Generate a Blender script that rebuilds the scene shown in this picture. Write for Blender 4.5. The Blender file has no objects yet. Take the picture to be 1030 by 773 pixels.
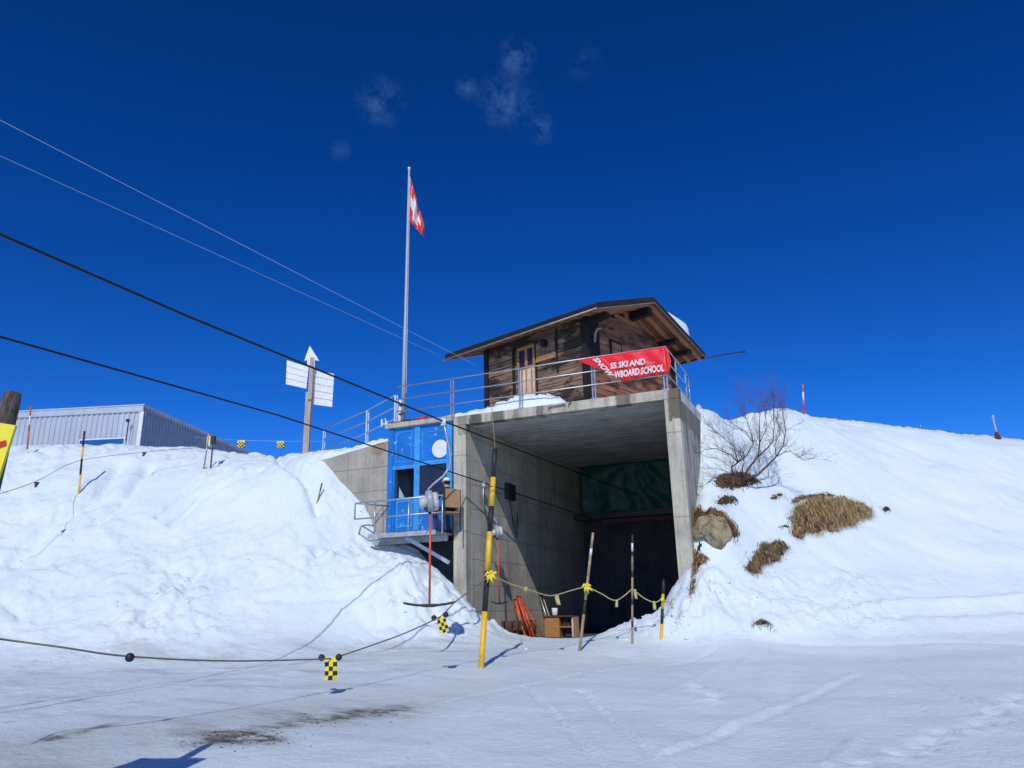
import bpy, math, random
import numpy as np
from math import sin, cos, pi, radians, sqrt
from mathutils import Vector, Matrix
random.seed(7); rng = np.random.RandomState(11)
S = bpy.context.scene
COL = S.collection

# ------------------------------------------------------------------ camera model (used for surveying positions)
F = 755.0; CX, CY = 515.0, 386.5
PIT, ROL = radians(16.8), radians(1.3)
FW = np.array([0, cos(PIT), sin(PIT)])
_up = np.array([0, -sin(PIT), cos(PIT)]); _rt = np.array([1., 0, 0])
RT = _rt*cos(ROL) - _up*sin(ROL); UP = _up*cos(ROL) + _rt*sin(ROL)
def ray(u, v): return FW + RT*((u-CX)/F) + UP*((CY-v)/F)
def at(u, v, Y): d = ray(u, v); return d*(Y/d[1])
def atz(u, v, z): d = ray(u, v); return d*(z/d[2])
def hit(u, v, p0, n): d = ray(u, v); return d*((np.array(p0) @ n)/(d @ n))
cd = bpy.data.cameras.new('camera'); cam = bpy.data.objects.new('camera', cd); COL.objects.link(cam)
cd.sensor_width = 36; cd.lens = 36*F/1030; cd.clip_end = 3000; cd.clip_start = .05
cam.matrix_world = Matrix(((RT[0], UP[0], -FW[0], 0), (RT[1], UP[1], -FW[1], 0), (RT[2], UP[2], -FW[2], 0), (0, 0, 0, 1)))
S.camera = cam
S.cycles.diffuse_bounces = 8; S.cycles.max_bounces = 14

# facade frame: a = along the facade to the right, d = into the hill
TH = radians(22.6)
R_ = np.array([cos(TH), -sin(TH), 0]); V_ = np.array([sin(TH), cos(TH), 0])
C0 = at(682, 391, 16.6)
C0g = np.array([C0[0], C0[1], 0.]); zdeck = C0[2]+.02
MF = Matrix.Translation(Vector(C0g)) @ Matrix.Rotation(-TH, 4, 'Z')
def ad(p): q = np.array(p)-C0g; return np.array([q @ R_, q @ V_, p[2]])
def W(a, d, z): return C0g + a*R_ + d*V_ + np.array([0, 0, z])
def fac(u, v, d=0.): return ad(hit(u, v, C0g+d*V_, V_))     # pixel -> local point on plane at depth d
def sid(u, v, a=0.): return ad(hit(u, v, C0g+a*R_, R_))     # pixel -> local point on plane across

# ------------------------------------------------------------------ helpers
def tag(o, label=None, cat=None, group=None, kind=None):
    if label: o['label'] = label
    if cat: o['category'] = cat
    if group: o['group'] = group
    if kind: o['kind'] = kind
    return o
def empty(name, loc=(0, 0, 0), rz=0, mw=None):
    o = bpy.data.objects.new(name, None); COL.objects.link(o)
    if mw is not None: o.matrix_world = mw
    else: o.location = loc; o.rotation_euler = (0, 0, rz)
    o.empty_display_size = .1
    return o
class MB:
    def __init__(s): s.v = []; s.f = []; s.mi = []; s.m = 0
    def add(s, vs, fs):
        n = len(s.v); s.v += [tuple(map(float, p)) for p in vs]
        for f in fs: s.f.append(tuple(i+n for i in f)); s.mi.append(s.m)
        return s
    def box(s, x0, x1, y0, y1, z0, z1):
        return s.add([(x0,y0,z0),(x1,y0,z0),(x1,y1,z0),(x0,y1,z0),(x0,y0,z1),(x1,y0,z1),(x1,y1,z1),(x0,y1,z1)],
                     [(0,3,2,1),(4,5,6,7),(0,1,5,4),(1,2,6,5),(2,3,7,6),(3,0,4,7)])
    def hexa(s, P): return s.add(P, [(0,3,2,1),(4,5,6,7),(0,1,5,4),(1,2,6,5),(2,3,7,6),(3,0,4,7)])
    def bar(s, p, q, w, h, up=(0,0,1)):
        p, q = Vector(p), Vector(q); t = (q-p).normalized(); up = Vector(up)
        if abs(t.dot(up)) > .97: up = Vector((0, 1, 0))
        x = t.cross(up).normalized()*w/2; y = x.cross(t).normalized()*h/2
        return s.hexa([p-x-y, p+x-y, q+x-y, q-x-y, p-x+y, p+x+y, q+x+y, q-x+y])
    def tube(s, pts, r, n=8, cap=True):
        pts = [Vector(p) for p in pts]; k = len(pts)
        rs = r if isinstance(r, (list, tuple)) else [r]*k
        vs = []; ref = None
        for i, p in enumerate(pts):
            t = (pts[min(i+1, k-1)]-pts[max(i-1, 0)]).normalized()
            if ref is None: ref = t.cross(Vector((0, .2, 1)) if abs(t.z) < .9 else Vector((1, 0, 0))).normalized()
            ref = (ref - t*ref.dot(t)).normalized(); b = t.cross(ref)
            for j in range(n):
                an = 2*pi*j/n; vs.append(p + (ref*cos(an)+b*sin(an))*rs[i])
        fs = [(i*n+j, i*n+(j+1) % n, (i+1)*n+(j+1) % n, (i+1)*n+j) for i in range(k-1) for j in range(n)]
        if cap: fs += [tuple(range(n))[::-1], tuple((k-1)*n+j for j in range(n))]
        return s.add(vs, fs)
    def disc(s, c, ax, r, h, n=24):
        c = Vector(c); ax = Vector(ax).normalized(); return s.tube([c-ax*h/2, c+ax*h/2], r, n)
    def ball(s, c, r, n=10, sx=1, sy=1, sz=1):
        c = Vector(c); vs = []; fs = []
        for i in range(n+1):
            for j in range(2*n):
                th = pi*i/n; ph = pi*j/n
                vs.append(c+Vector((sx*r*sin(th)*cos(ph), sy*r*sin(th)*sin(ph), sz*r*cos(th))))
        for i in range(n):
            for j in range(2*n): fs.append((i*2*n+j, (i+1)*2*n+j, (i+1)*2*n+(j+1) % (2*n), i*2*n+(j+1) % (2*n)))
        return s.add(vs, fs)
    def plate(s, poly, n, h):    # polygon extruded by h along n
        n = Vector(n).normalized()*h; k = len(poly); P = [Vector(p) for p in poly]
        return s.add(P+[p+n for p in P], [tuple(range(k))[::-1], tuple(range(k, 2*k))]+[(i, (i+1) % k, (i+1) % k+k, i+k) for i in range(k)])
    def build(s, name, mats, parent=None, smooth=False, bevel=0, mw=None):
        me = bpy.data.meshes.new(name); me.from_pydata(s.v, [], s.f)
        ml = mats if isinstance(mats, (list, tuple)) else [mats]
        for m in ml: me.materials.append(m)
        me.polygons.foreach_set('material_index', s.mi)
        import bmesh
        bm = bmesh.new(); bm.from_mesh(me); bmesh.ops.recalc_face_normals(bm, faces=bm.faces); bm.to_mesh(me); bm.free()
        if smooth: me.polygons.foreach_set('use_smooth', [True]*len(me.polygons))
        me.update()
        o = bpy.data.objects.new(name, me); COL.objects.link(o)
        if parent: o.parent = parent
        if mw is not None: o.matrix_world = mw
        if bevel:
            b = o.modifiers.new('bevel', 'BEVEL'); b.width = bevel; b.segments = 2; b.limit_method = 'ANGLE'
        return o
def copy_tree(o, parent=None):
    c = o.copy(); COL.objects.link(c); c.parent = parent
    for ch in [x for x in bpy.data.objects if x.parent == o]: copy_tree(ch, c)
    return c

# ------------------------------------------------------------------ materials
def nodes(name):
    m = bpy.data.materials.new(name); m.use_nodes = True; nt = m.node_tree
    return m, nt, nt.nodes['Principled BSDF']
def N(nt, typ, **kw):
    n = nt.nodes.new(typ)
    for k, v in kw.items():
        if k in n.inputs: n.inputs[k].default_value = v
        else: setattr(n, k, v)
    return n
def L(nt, a, b): nt.links.new(a, b)
def mapping(nt, scale=(1,1,1), rot=(0,0,0), coord='Object'):
    tc = N(nt, 'ShaderNodeTexCoord'); mp = N(nt, 'ShaderNodeMapping')
    mp.inputs['Scale'].default_value = scale; mp.inputs['Rotation'].default_value = rot
    L(nt, tc.outputs[coord], mp.inputs['Vector']); return mp.outputs[0]
def ramp(nt, fac_, stops):
    r = N(nt, 'ShaderNodeValToRGB'); e = r.color_ramp.elements
    e[0].position, e[0].color = stops[0][0], (*stops[0][1], 1)
    e[1].position, e[1].color = stops[-1][0], (*stops[-1][1], 1)
    for p, c in stops[1:-1]: x = e.new(p); x.color = (*c, 1)
    L(nt, fac_, r.inputs[0]); return r.outputs[0]
def mix(nt, f, a, b, mode='MIX'):
    m = N(nt, 'ShaderNodeMix', data_type='RGBA', blend_type=mode)
    for sock, val in ((m.inputs[0], f), (m.inputs[6], a), (m.inputs[7], b)):
        if hasattr(val, 'links'): L(nt, val, sock)
        else: sock.default_value = val if not isinstance(val, tuple) else (*val, 1)
    return m.outputs[2]
def math_(nt, op, a, b=0., c=None, clamp=False):
    m = N(nt, 'ShaderNodeMath', operation=op); m.use_clamp = clamp
    for i, val in enumerate((a, b) if c is None else (a, b, c)):
        if hasattr(val, 'links'): L(nt, val, m.inputs[i])
        else: m.inputs[i].default_value = val
    return m.outputs[0]
def noise(nt, vec, sc, det=5, rough=.6):
    n = N(nt, 'ShaderNodeTexNoise'); n.inputs['Scale'].default_value = sc; n.inputs['Detail'].default_value = det; n.inputs['Roughness'].default_value = rough
    L(nt, vec, n.inputs['Vector']); return n.outputs['Fac']
def bump(nt, bs, h, st, dist=.02):
    b = N(nt, 'ShaderNodeBump'); b.inputs['Strength'].default_value = st; b.inputs['Distance'].default_value = dist
    L(nt, h, b.inputs['Height']); L(nt, b.outputs[0], bs.inputs['Normal']); return b
def simple(name, c, rough=.6, metal=0., var=.25, sc=6., bm=.2, stretch=(1,1,1), c2=None, dist=.01):
    m, nt, bs = nodes(name); v = mapping(nt, stretch)
    f = noise(nt, v, sc, 6, .65); c2 = c2 or tuple(x*(1-var) for x in c); c1 = tuple(min(1, x*(1+var*.5)) for x in c)
    L(nt, ramp(nt, f, [(.3, c2), (.65, c1)]), bs.inputs['Base Color'])
    bs.inputs['Roughness'].default_value = rough; bs.inputs['Metallic'].default_value = metal
    if bm: bump(nt, bs, noise(nt, v, sc*4, 4), bm, dist)
    return m
M = {}
M['steel'] = simple('galvanised_steel', (.46,.48,.50), .38, .75, .2, 12)
M['pole_grey'] = simple('grey_pole_paint', (.40,.41,.43), .6, 0, .12, 3, 0)
M['dark_steel'] = simple('dark_steel', (.05,.05,.055), .5, .5, .3, 9)
M['cable'] = simple('black_cable', (.012,.012,.014), .6, .2, .3, 30, 0)
M['thin_wire'] = simple('pale_wire', (.35,.4,.48), .5, .3, .1, 3, 0)
M['orange'] = simple('orange_stem', (.62,.085,.02), .4, 0, .25, 9)
M['black'] = simple('black_rubber', (.015,.015,.016), .55, 0, .3, 12)
M['tape'] = simple('yellow_tape', (.8,.62,.04), .5, 0, .15, 8)
M['yellow'] = simple('yellow_paint', (.80,.47,.02), .5, 0, .25, 8)
M['white'] = simple('white_paint', (.70,.71,.70), .5, 0, .12, 6)
M['red'] = simple('red_paint', (.55,.02,.02), .45, 0, .2, 8)
M['plastic_grey'] = simple('grey_plastic', (.36,.38,.4), .3, 0, .3, 9)
M['plastic_clear'] = simple('pale_grey_plastic', (.5,.53,.56), .22, 0, .3, 9)
M['rope'] = simple('grey_rope', (.16,.15,.12), .8, 0, .3, 60)
M['rope_y'] = simple('pale_yellow_rope', (.5,.44,.2), .8, 0, .3, 60)
M['tarp'] = simple('green_tarpaulin', (.010,.10,.085), .5, 0, .35, 3)
M['wood_orange'] = simple('orange_wood', (.42,.19,.06), .6, 0, .35, 5, .3, (1,1,6))
M['cardboard'] = simple('brown_board', (.36,.22,.10), .7, 0, .2, 6)
M['glass_dark'] = simple('dark_glass', (.025,.027,.04), .06, 0, .5, 2, 0)
M['rust'] = simple('rusty_iron', (.10,.04,.03), .8, 0, .5, 9)
M['twig'] = simple('twig_bark', (.085,.055,.05), .8, 0, .35, 14)
M['twig_red'] = simple('reddish_twig', (.16,.055,.05), .8, 0, .35, 14)
M['post_wood'] = simple('pale_post_wood', (.42,.34,.26), .8, 0, .35, 5, .4, (4,4,.5))
M['bamboo'] = simple('weathered_pole_wood', (.34,.24,.14), .7, 0, .45, 6, .3, (1,1,1.5))
M['log_bark'] = simple('dark_log', (.11,.085,.07), .9, 0, .85, 6, .8, (6,6,1))
M['blue_glass'] = simple('blue_strip', (.01,.10,.33), .3, 0, .2, 3, 0)

def concrete(name, base=(.36,.335,.28), dark=.55, panel=(1.25,.62), streak=.5, lower=0, stains=()):
    m, nt, bs = nodes(name); v = mapping(nt)
    big = noise(nt, v, .9, 6, .65); fine = noise(nt, v, 14, 6, .7)
    col = ramp(nt, big, [(.30, tuple(x*dark*.85 for x in base)), (.46, tuple(x*.85 for x in base)), (.62, base), (.75, tuple(min(.75,x*1.15) for x in base))])
    sv = mapping(nt, (5, 5, .35)); st = noise(nt, sv, 1.0, 5, .7)
    col = mix(nt, math_(nt, 'MULTIPLY', ramp(nt, st, [(.46, (0,0,0)), (.62, (1,1,1))]), streak), col, tuple(x*.32 for x in base))
    col = mix(nt, .35, col, ramp(nt, fine, [(.3, (.28,.28,.28)), (.7, (1,1,1))]), 'MULTIPLY')
    # form-work joints and board grain
    sep = N(nt, 'ShaderNodeSeparateXYZ'); L(nt, v, sep.inputs[0])
    lines = None
    along = math_(nt, 'ADD', sep.outputs[0], sep.outputs[1])
    for src, per in ((along, panel[0]), (sep.outputs[2], panel[1])):
        p = math_(nt, 'PINGPONG', src, per/2); l = math_(nt, 'LESS_THAN', p, .011)
        lines = l if lines is None else math_(nt, 'MAXIMUM', lines, l)
    col = mix(nt, math_(nt, 'MULTIPLY', lines, .7), col, tuple(x*.35 for x in base))
    wob = math_(nt, 'ADD', sep.outputs[0], math_(nt, 'MULTIPLY', math_(nt, 'SUBTRACT', noise(nt, mapping(nt,(1,1,.4)), 3.5, 3), .5), .35))
    for (x0, x1, z0, z1, c_, f_) in stains:      # patches of black run-off and rust, with soft borders
        cx_, hw = (x0+x1)/2, (x1-x0)/2
        inx = math_(nt, 'SUBTRACT', 1., math_(nt, 'DIVIDE', math_(nt, 'ABSOLUTE', math_(nt, 'SUBTRACT', wob, cx_)), hw), clamp=True)
        inx = math_(nt, 'MULTIPLY', inx, 3., clamp=True)
        wz = math_(nt, 'ADD', sep.outputs[2], math_(nt, 'MULTIPLY', math_(nt, 'SUBTRACT', noise(nt, v, 5., 4), .5), .5))
        inz = math_(nt, 'MULTIPLY', math_(nt, 'LESS_THAN', wz, z1), math_(nt, 'GREATER_THAN', wz, z0))
        col = mix(nt, math_(nt, 'MULTIPLY', math_(nt, 'MULTIPLY', inx, inz), min(1, f_*1.25)), col, c_)
    L(nt, col, bs.inputs['Base Color']); bs.inputs['Roughness'].default_value = .88
    h = math_(nt, 'SUBTRACT', fine, math_(nt, 'MULTIPLY', lines, 1.2))
    bump(nt, bs, h, .5, .012)
    return m
BLK = (.03,.028,.026); RST = (.26,.12,.05)
M['conc_front'] = concrete('weathered_concrete', (.60,.55,.43), .62, (9,1.9), .5, stains=[(-5.7,-5.35,4.4,6,BLK,.35),(-5.35,-4.95,4,6,BLK,.62),(-4.8,-4.3,4,6,BLK,.6),(-4.15,-3.95,4,6,BLK,.3),(-3.5,-3.3,4,6,BLK,.45),(-1.55,-1.1,4,6,BLK,.55),(-.3,.1,4.1,5,(.12,.10,.06),.75),(-5.85,-5.65,1.7,2.2,RST,.35)])
M['conc_side'] = concrete('streaked_concrete', (.52,.48,.41), .5, (1.1,7), .95, stains=[(-.3,.1,4.1,5,(.12,.10,.06),.5)])
M['conc_inner'] = concrete('inner_concrete', (.64,.59,.48), .7, (1.25,.62), .3)
M['conc_back'] = concrete('dark_concrete', (.10,.10,.105), .5, (1.25,.62), .3)  # far darker base than the other concretes, for back wall and tunnel floor
M['conc_wing'] = concrete('wing_concrete', (.46,.42,.34), .72, (1.5,.62), .25, stains=[(-8.3,-7.7,4.05,4.4,RST,.45)])
m, nt, bs = nodes('board_marked_ceiling'); v = mapping(nt)
g = noise(nt, mapping(nt, (.6, 7, 1), (0, 0, .9)), 1.3, 6, .75); b_ = noise(nt, v, 1.2, 6, .7)
col = ramp(nt, g, [(.34, (.26,.26,.26)), (.47, (.60,.59,.58)), (.58, (.80,.79,.77))])
col = mix(nt, .75, col, ramp(nt, b_, [(.3, (.35,.35,.35)), (.68, (1,1,1))]), 'MULTIPLY')
L(nt, col, bs.inputs['Base Color']); bs.inputs['Roughness'].default_value = .9
bump(nt, bs, g, .7, .02); M['conc_ceil'] = m

def old_wood(name, c=(.115,.068,.042), light=(.24,.16,.10), ax=0, plank=.19, char=.5, zero=0.):
    # ax: axis along the boards (0 x, 1 y)
    m, nt, bs = nodes(name)
    sc = (.5,.5,14); tc = N(nt, 'ShaderNodeTexCoord'); sep = N(nt, 'ShaderNodeSeparateXYZ'); L(nt, tc.outputs['Object'], sep.inputs[0])
    idx = math_(nt, 'FLOOR', math_(nt, 'DIVIDE', math_(nt, 'SUBTRACT', sep.outputs[2], zero), plank))
    wn = N(nt, 'ShaderNodeTexWhiteNoise', noise_dimensions='1D'); L(nt, idx, wn.inputs['W'])
    cmb = N(nt, 'ShaderNodeCombineXYZ'); L(nt, math_(nt, 'ADD', sep.outputs[0], math_(nt, 'MULTIPLY', wn.outputs['Value'], 13.)), cmb.inputs[0]); L(nt, sep.outputs[1], cmb.inputs[1]); L(nt, math_(nt, 'MULTIPLY', sep.outputs[2], 16.), cmb.inputs[2])
    g = noise(nt, cmb.outputs[0], 1.6, 7, .72)
    col = ramp(nt, g, [(.28, (.012,.009,.008)), (.45, c), (.62, tuple((p+q)/2 for p, q in zip(c, light))), (.8, light)])
    tone = ramp(nt, wn.outputs['Value'], [(0., (.45,.42,.4)), (1., (1.25,1.15,1.05))])
    col = mix(nt, 1., col, tone, 'MULTIPLY')
    ch = noise(nt, mapping(nt, (.8,.8,1.6)), 1.1, 5, .65)
    col = mix(nt, math_(nt, 'MULTIPLY', ramp(nt, ch, [(.48, (0,0,0)), (.56, (1,1,1))]), char), col, (.016,.012,.010))
    L(nt, col, bs.inputs['Base Color']); bs.inputs['Roughness'].default_value = .85
    bump(nt, bs, g, .8, .02); return m
M['hut_wood'] = old_wood('weathered_hut_boards', (.20,.125,.08), (.62,.46,.32), char=.9)
M['hut_gable'] = old_wood('red_brown_boards', (.33,.14,.075), (.66,.36,.21), char=.8)
M['hut_black'] = simple('tarred_wood', (.012,.010,.010), .95, 0, .5, 5, .6, (3,3,.6))
M['rafter'] = simple('brown_rafter', (.45,.21,.10), .75, 0, .5, 5, .4, (3,3,3))
M['soffit'] = simple('red_soffit_boards', (.30,.10,.055), .8, 0, .6, 5, .5, (9,.8,1))
M['roof'] = simple('black_roofing', (.014,.014,.016), .9, 0, .4, 6)
M['gutter'] = simple('pale_gutter', (.30,.27,.24), .5, .4, .3, 6)
M['door_pale'] = simple('pale_door_wood', (.72,.52,.36), .7, 0, .45, 4, .3, (6,6,1))

m, nt, bs = nodes('scraped_blue_paint'); v = mapping(nt)
s1 = noise(nt, mapping(nt, (1.6,1.6,1.0)), 3.2, 7, .75)
sc_ = ramp(nt, s1, [(.585, (0,0,0)), (.60, (1,1,1))])
base = ramp(nt, noise(nt, v, 1.4, 3), [(.3, (.005,.13,.46)), (.7, (.008,.19,.60))])
L(nt, mix(nt, math_(nt, 'MULTIPLY', sc_, .75), base, (.35,.55,.68)), bs.inputs['Base Color']); bs.inputs['Roughness'].default_value = .42
bump(nt, bs, noise(nt, v, 3, 3), .15, .02); M['blue'] = m
M['blue_light'] = simple('pale_blue_frame', (.05,.30,.66), .4, 0, .3, 5)

# rock and grass
m, nt, bs = nodes('lichen_rock'); v = mapping(nt)
L(nt, ramp(nt, noise(nt, v, 4, 8, .7), [(.34, (.06,.05,.035)), (.46, (.27,.215,.12)), (.6, (.40,.33,.20)), (.72, (.30,.29,.22))]), bs.inputs['Base Color']); bs.inputs['Roughness'].default_value = .9
bump(nt, bs, noise(nt, v, 9, 8, .7), .8, .04); M['rock'] = m
M['straw'] = simple('dry_straw', (.55,.40,.19), .85, 0, .5, 7, 0)
M['straw_red'] = simple('rusty_dead_grass', (.30,.13,.045), .85, 0, .5, 7, 0)
M['straw_dark'] = simple('dark_dead_grass', (.17,.12,.07), .9, 0, .6, 7, 0)
M['soil'] = simple('dark_soil', (.05,.035,.025), .95, 0, .6, 14, 1., dist=.04)

# ------------------------------------------------------------------ noise in numpy
_P = rng.permutation(256); _P = np.concatenate([_P, _P]); _G = rng.randn(256, 2); _G /= np.linalg.norm(_G, axis=1)[:, None]
def perlin(x, y):
    xi = np.floor(x).astype(int); yi = np.floor(y).astype(int); xf = x-xi; yf = y-yi
    u = xf**3*(xf*(xf*6-15)+10); w = yf**3*(yf*(yf*6-15)+10)
    def g(i, j):
        h = _P[(_P[(xi+i) & 255]+yi+j) & 255]; return _G[h, 0]*(xf-i)+_G[h, 1]*(yf-j)
    return (g(0,0)*(1-u)+g(1,0)*u)*(1-w)+(g(0,1)*(1-u)+g(1,1)*u)*w
def fbm(x, y, o=4, gain=.5, billow=False):
    s = 0; a = 1; f = 1
    for i in range(o):
        n = perlin(x*f+17.3*i, y*f-9.1*i); s = s+a*((np.abs(n)*2-.5) if billow else n); a *= gain; f *= 2.03
    return s
def chunks(x, y, sc, sharp=2.):      # rounded lumps of broken snow (cell noise)
    x = x/sc+.35*perlin(x/sc*.9, y/sc*.9); y = y/sc+.35*perlin(x*1.1+9, y/sc*.9); xi = np.floor(x).astype(int); yi = np.floor(y).astype(int); best = np.full(x.shape, 9.); hh = np.zeros(x.shape)
    for i in (-1, 0, 1):
        for j in (-1, 0, 1):
            h = _P[(_P[(xi+i) & 255]+yi+j) & 255]; px = xi+i+.5+.45*_G[h, 0]; py = yi+j+.5+.45*_G[h, 1]; d = np.hypot(x-px, y-py); m = d < best; best = np.where(m, d, best); hh = np.where(m, h/255., hh)
    return np.clip(1-(best/.75)**sharp, 0, 1)*(.25+.75*hh)
def sstep(x, a, b): t = np.clip((x-a)/(b-a), 0, 1); return t*t*(3-2*t)

# ------------------------------------------------------------------ terrain: surveyed control points, thin plate spline
ctl = []
def cp(u, v, Y): ctl.append(ad(at(u, v, Y)))
def cf(u, v, d=0.): ctl.append(fac(u, v, d))
def gz(x, y): return -1.6+.06*y
for X in (-24, -14, -8, -4, 0, 4, 8, 14, 24):
    for Y in (-12, -3, 3, 7, 10, 12.5):
        ctl.append(ad((X, Y, gz(X, Y))))
for X in (-3.5, -2, 0, 2, 3): ctl.append(ad((X, 15, gz(X, 15))))
# left bank
for u, prof in {-260: [(660,14.5),(600,16.2),(500,19.5),(455,22)], 0: [(657,15),(610,16.3),(560,17.8),(500,19.9),(453,22.5)], 100: [(657,15.2),(605,16.6),(540,18.5),(490,20.2),(451,22.8)],
                200: [(655,15.4),(600,17),(540,18.7),(490,20.4),(453,23)], 300: [(652,15.6),(610,17),(560,18.1),(510,19.4),(456,22.3)]}.items():
    for v, Y in prof: cp(u, v, Y)
for uv in [(326,466),(350,493),(372,522),(378,541),(400,546),(418,551),(438,572),(458,596)]: cf(*uv)
for uv, d in [((400,585),-1.6),((430,615),-1.5),((380,640),-2.6),((470,612),-.55),((488,628),-.6),((515,641),-.4),((560,644),-.4),((600,641),-.4),((640,630),-.4),((668,616),-.35),((450,640),-2.)]: cf(*uv, d)
for a in (-5,-4,-3,-2,-1):
    ctl.append((a, 1., -.7))
for uv in [(500,634),(520,640),(545,642),(580,643),(610,640),(640,629),(668,615)]: cf(*uv, .05)
# plateau on the left
for X, Y, z in [(-9.5,27,5.2),(-16,27,5.2),(-22,27,5.2),(-30,28,5.1),(-6,24.3,4.9),(-7,29,5.0),(-12,40,5.2),(-30,45,5.),(-45,30,4.9),(-45,14,-.7),(-45,21,3.2)]: ctl.append(ad((X, Y, z)))
for X in (-60, 0, 60): ctl.append(ad((X, 75, 5.5)))
for a, d, z in [(-9.5,1.2,4.45),(-8.2,1.5,4.7),(-6.5,3,4.85),(-5,10.5,5.2),(-2,11,5.3),(-7,6,4.9),(0,12,5.5)]: ctl.append((a, d, z))
# right bank beside the wall
for uv, dz in [((700,402),0),((705,425),0),((705,450),0),((702,488),0),((698,515),0),((698,560),0),((694,600),0)]:
    p = sid(*uv) if uv[1] > 410 else ad(at(697,401,20.6)); ctl.append((max(p[0], .05), p[1], p[2]))
for a, d, z in [(.3,6,5.25),(.3,4.4,5.15)]: ctl.append((a, d, z))
for u, prof in {740: [(640,15),(618,15.6),(592,16.1),(566,16.5),(540,17.1),(500,18.2),(450,19.8),(407,22)],
                820: [(637,15.3),(605,16.3),(570,17.0),(520,18.3),(470,19.9),(421,22.6)],
                920: [(635,15.3),(600,16.6),(550,18.),(490,20.),(433,23.)], 1030: [(632,15.6),(600,16.7),(560,17.8),(500,20.),(444,23.2)],
                1250: [(630,16),(590,17.5),(540,19.2),(462,23.5)]}.items():
    for v, Y in prof: cp(u, v, Y)
for X, Y, z in [(7,27,5.7),(14,28,5.2),(22,28,4.6),(40,16,-.6),(45,22,2.5),(45,32,4.6),(20,42,5.3)]: ctl.append(ad((X, Y, z)))
ctl = np.array(ctl)
K = len(ctl)
def _phi(r2): return np.where(r2 > 1e-12, .5*r2*np.log(r2+1e-12), 0)
d2 = ((ctl[:, None, :2]-ctl[None, :, :2])**2).sum(-1)
A = np.zeros((K+3, K+3)); A[:K, :K] = _phi(d2)+np.eye(K)*.02; A[:K, K] = 1; A[:K, K+1:] = ctl[:, :2]; A[K, :K] = 1; A[K+1:, :K] = ctl[:, :2].T
wgt = np.linalg.solve(A, np.concatenate([ctl[:, 2], [0, 0, 0]]))
def tps(a, d):
    s = wgt[K]+wgt[K+1]*a+wgt[K+2]*d
    for i in range(K): s = s+wgt[i]*_phi((a-ctl[i, 0])**2+(d-ctl[i, 1])**2)
    return s
def axis(lo, hi, step, far_lo, far_hi):
    core = np.arange(lo, hi+1e-6, step); out = [core]
    s = step; x = lo; left = []
    while x > far_lo: s *= 1.13; x -= s; left.append(x)
    s = step; x = hi; right = []
    while x < far_hi: s *= 1.13; x += s; right.append(x)
    return np.concatenate([left[::-1], core, right])
ga = axis(-21, 10, .05, -420, 420); gd = axis(-11.5, 8, .05, -300, 500)
GA, GD = np.meshgrid(ga, gd)
far = sstep(np.hypot(GA, GD), 45, 90)
Zs = np.empty_like(GA)
near = (np.hypot(GA, GD) < 95)
Zs[near] = tps(GA[near], GD[near]); 
WX = C0g[0]+GA*R_[0]+GD*V_[0]; WY = C0g[1]+GA*R_[1]+GD*V_[1]
farz = np.where(WY > 18, 5.3, np.clip(gz(WX, WY), -14, -.5)) 
farz = -1.6+.06*np.clip(WY, -200, 12)*1.0 + sstep(WY, 13, 26)*6.2
Zs[~near] = farz[~near]; Zs = Zs*(1-far)+farz*far
# blend plateau behind the wing wall and the cabin, above the bank
plat = sstep(GA, -10.6, -9.5)*(GA < -5.62)*sstep(GD, .12, .3)
pz = 4.42+.06*np.clip(GD, 0, 8)+np.clip((GA+9.5)*.12, -.2, .3)
Zb = np.where(plat > 0, Zs*(1-plat)+np.where(GD < 3, pz, np.maximum(Zs, 4.6))*plat, Zs)

capl = zdeck+.042*GD-.06+1e3*((GA < -11) | (GA > -5.6) | (GD < .2) | (GD > 12)); Zb = np.minimum(Zb, capl)
kr = sstep(GA, -.3, 0)*(1-sstep(GA, 1.2, 2.2)); capr = 5.12+.055*np.clip(GD-4, 0, 9)+.25*np.clip(GA-.3, 0, 3); Zb = np.where(kr > 0, Zb*(1-kr)+np.minimum(Zb, capr)*kr, Zb)
Zb = np.where((GA > -12) & (GA < .1) & (GD > 9.6) & (GD < 16), np.minimum(Zb, 5.35), Zb)

def bil(G, a, d):
    i = int(np.clip(np.searchsorted(ga, a)-1, 0, len(ga)-2)); j = int(np.clip(np.searchsorted(gd, d)-1, 0, len(gd)-2))
    fa = (a-ga[i])/(ga[i+1]-ga[i]); fd = (d-gd[j])/(gd[j+1]-gd[j])
    return (G[j, i]*(1-fa)+G[j, i+1]*fa)*(1-fd)+(G[j+1, i]*(1-fa)+G[j+1, i+1]*fa)*fd
def bilv(G, a, d):
    i = np.clip(np.searchsorted(ga, a)-1, 0, len(ga)-2); j = np.clip(np.searchsorted(gd, d)-1, 0, len(gd)-2)
    fa = (a-ga[i])/(ga[i+1]-ga[i]); fd = (d-gd[j])/(gd[j+1]-gd[j])
    return (G[j, i]*(1-fa)+G[j, i+1]*fa)*(1-fd)+(G[j+1, i]*(1-fa)+G[j+1, i+1]*fa)*fd
def snow_hit(u, v, G=None, y0=4., y1=45.):
    G = Zb if G is None else G; d = ray(u, v); Ys = np.arange(y0, y1, .015); P = d[None]*(Ys/d[1])[:, None]; Q = P-C0g
    below = P[:, 2] < bilv(G, Q @ R_, Q @ V_)
    return P[int(np.argmax(below))] if below.any() else P[-1]
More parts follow.
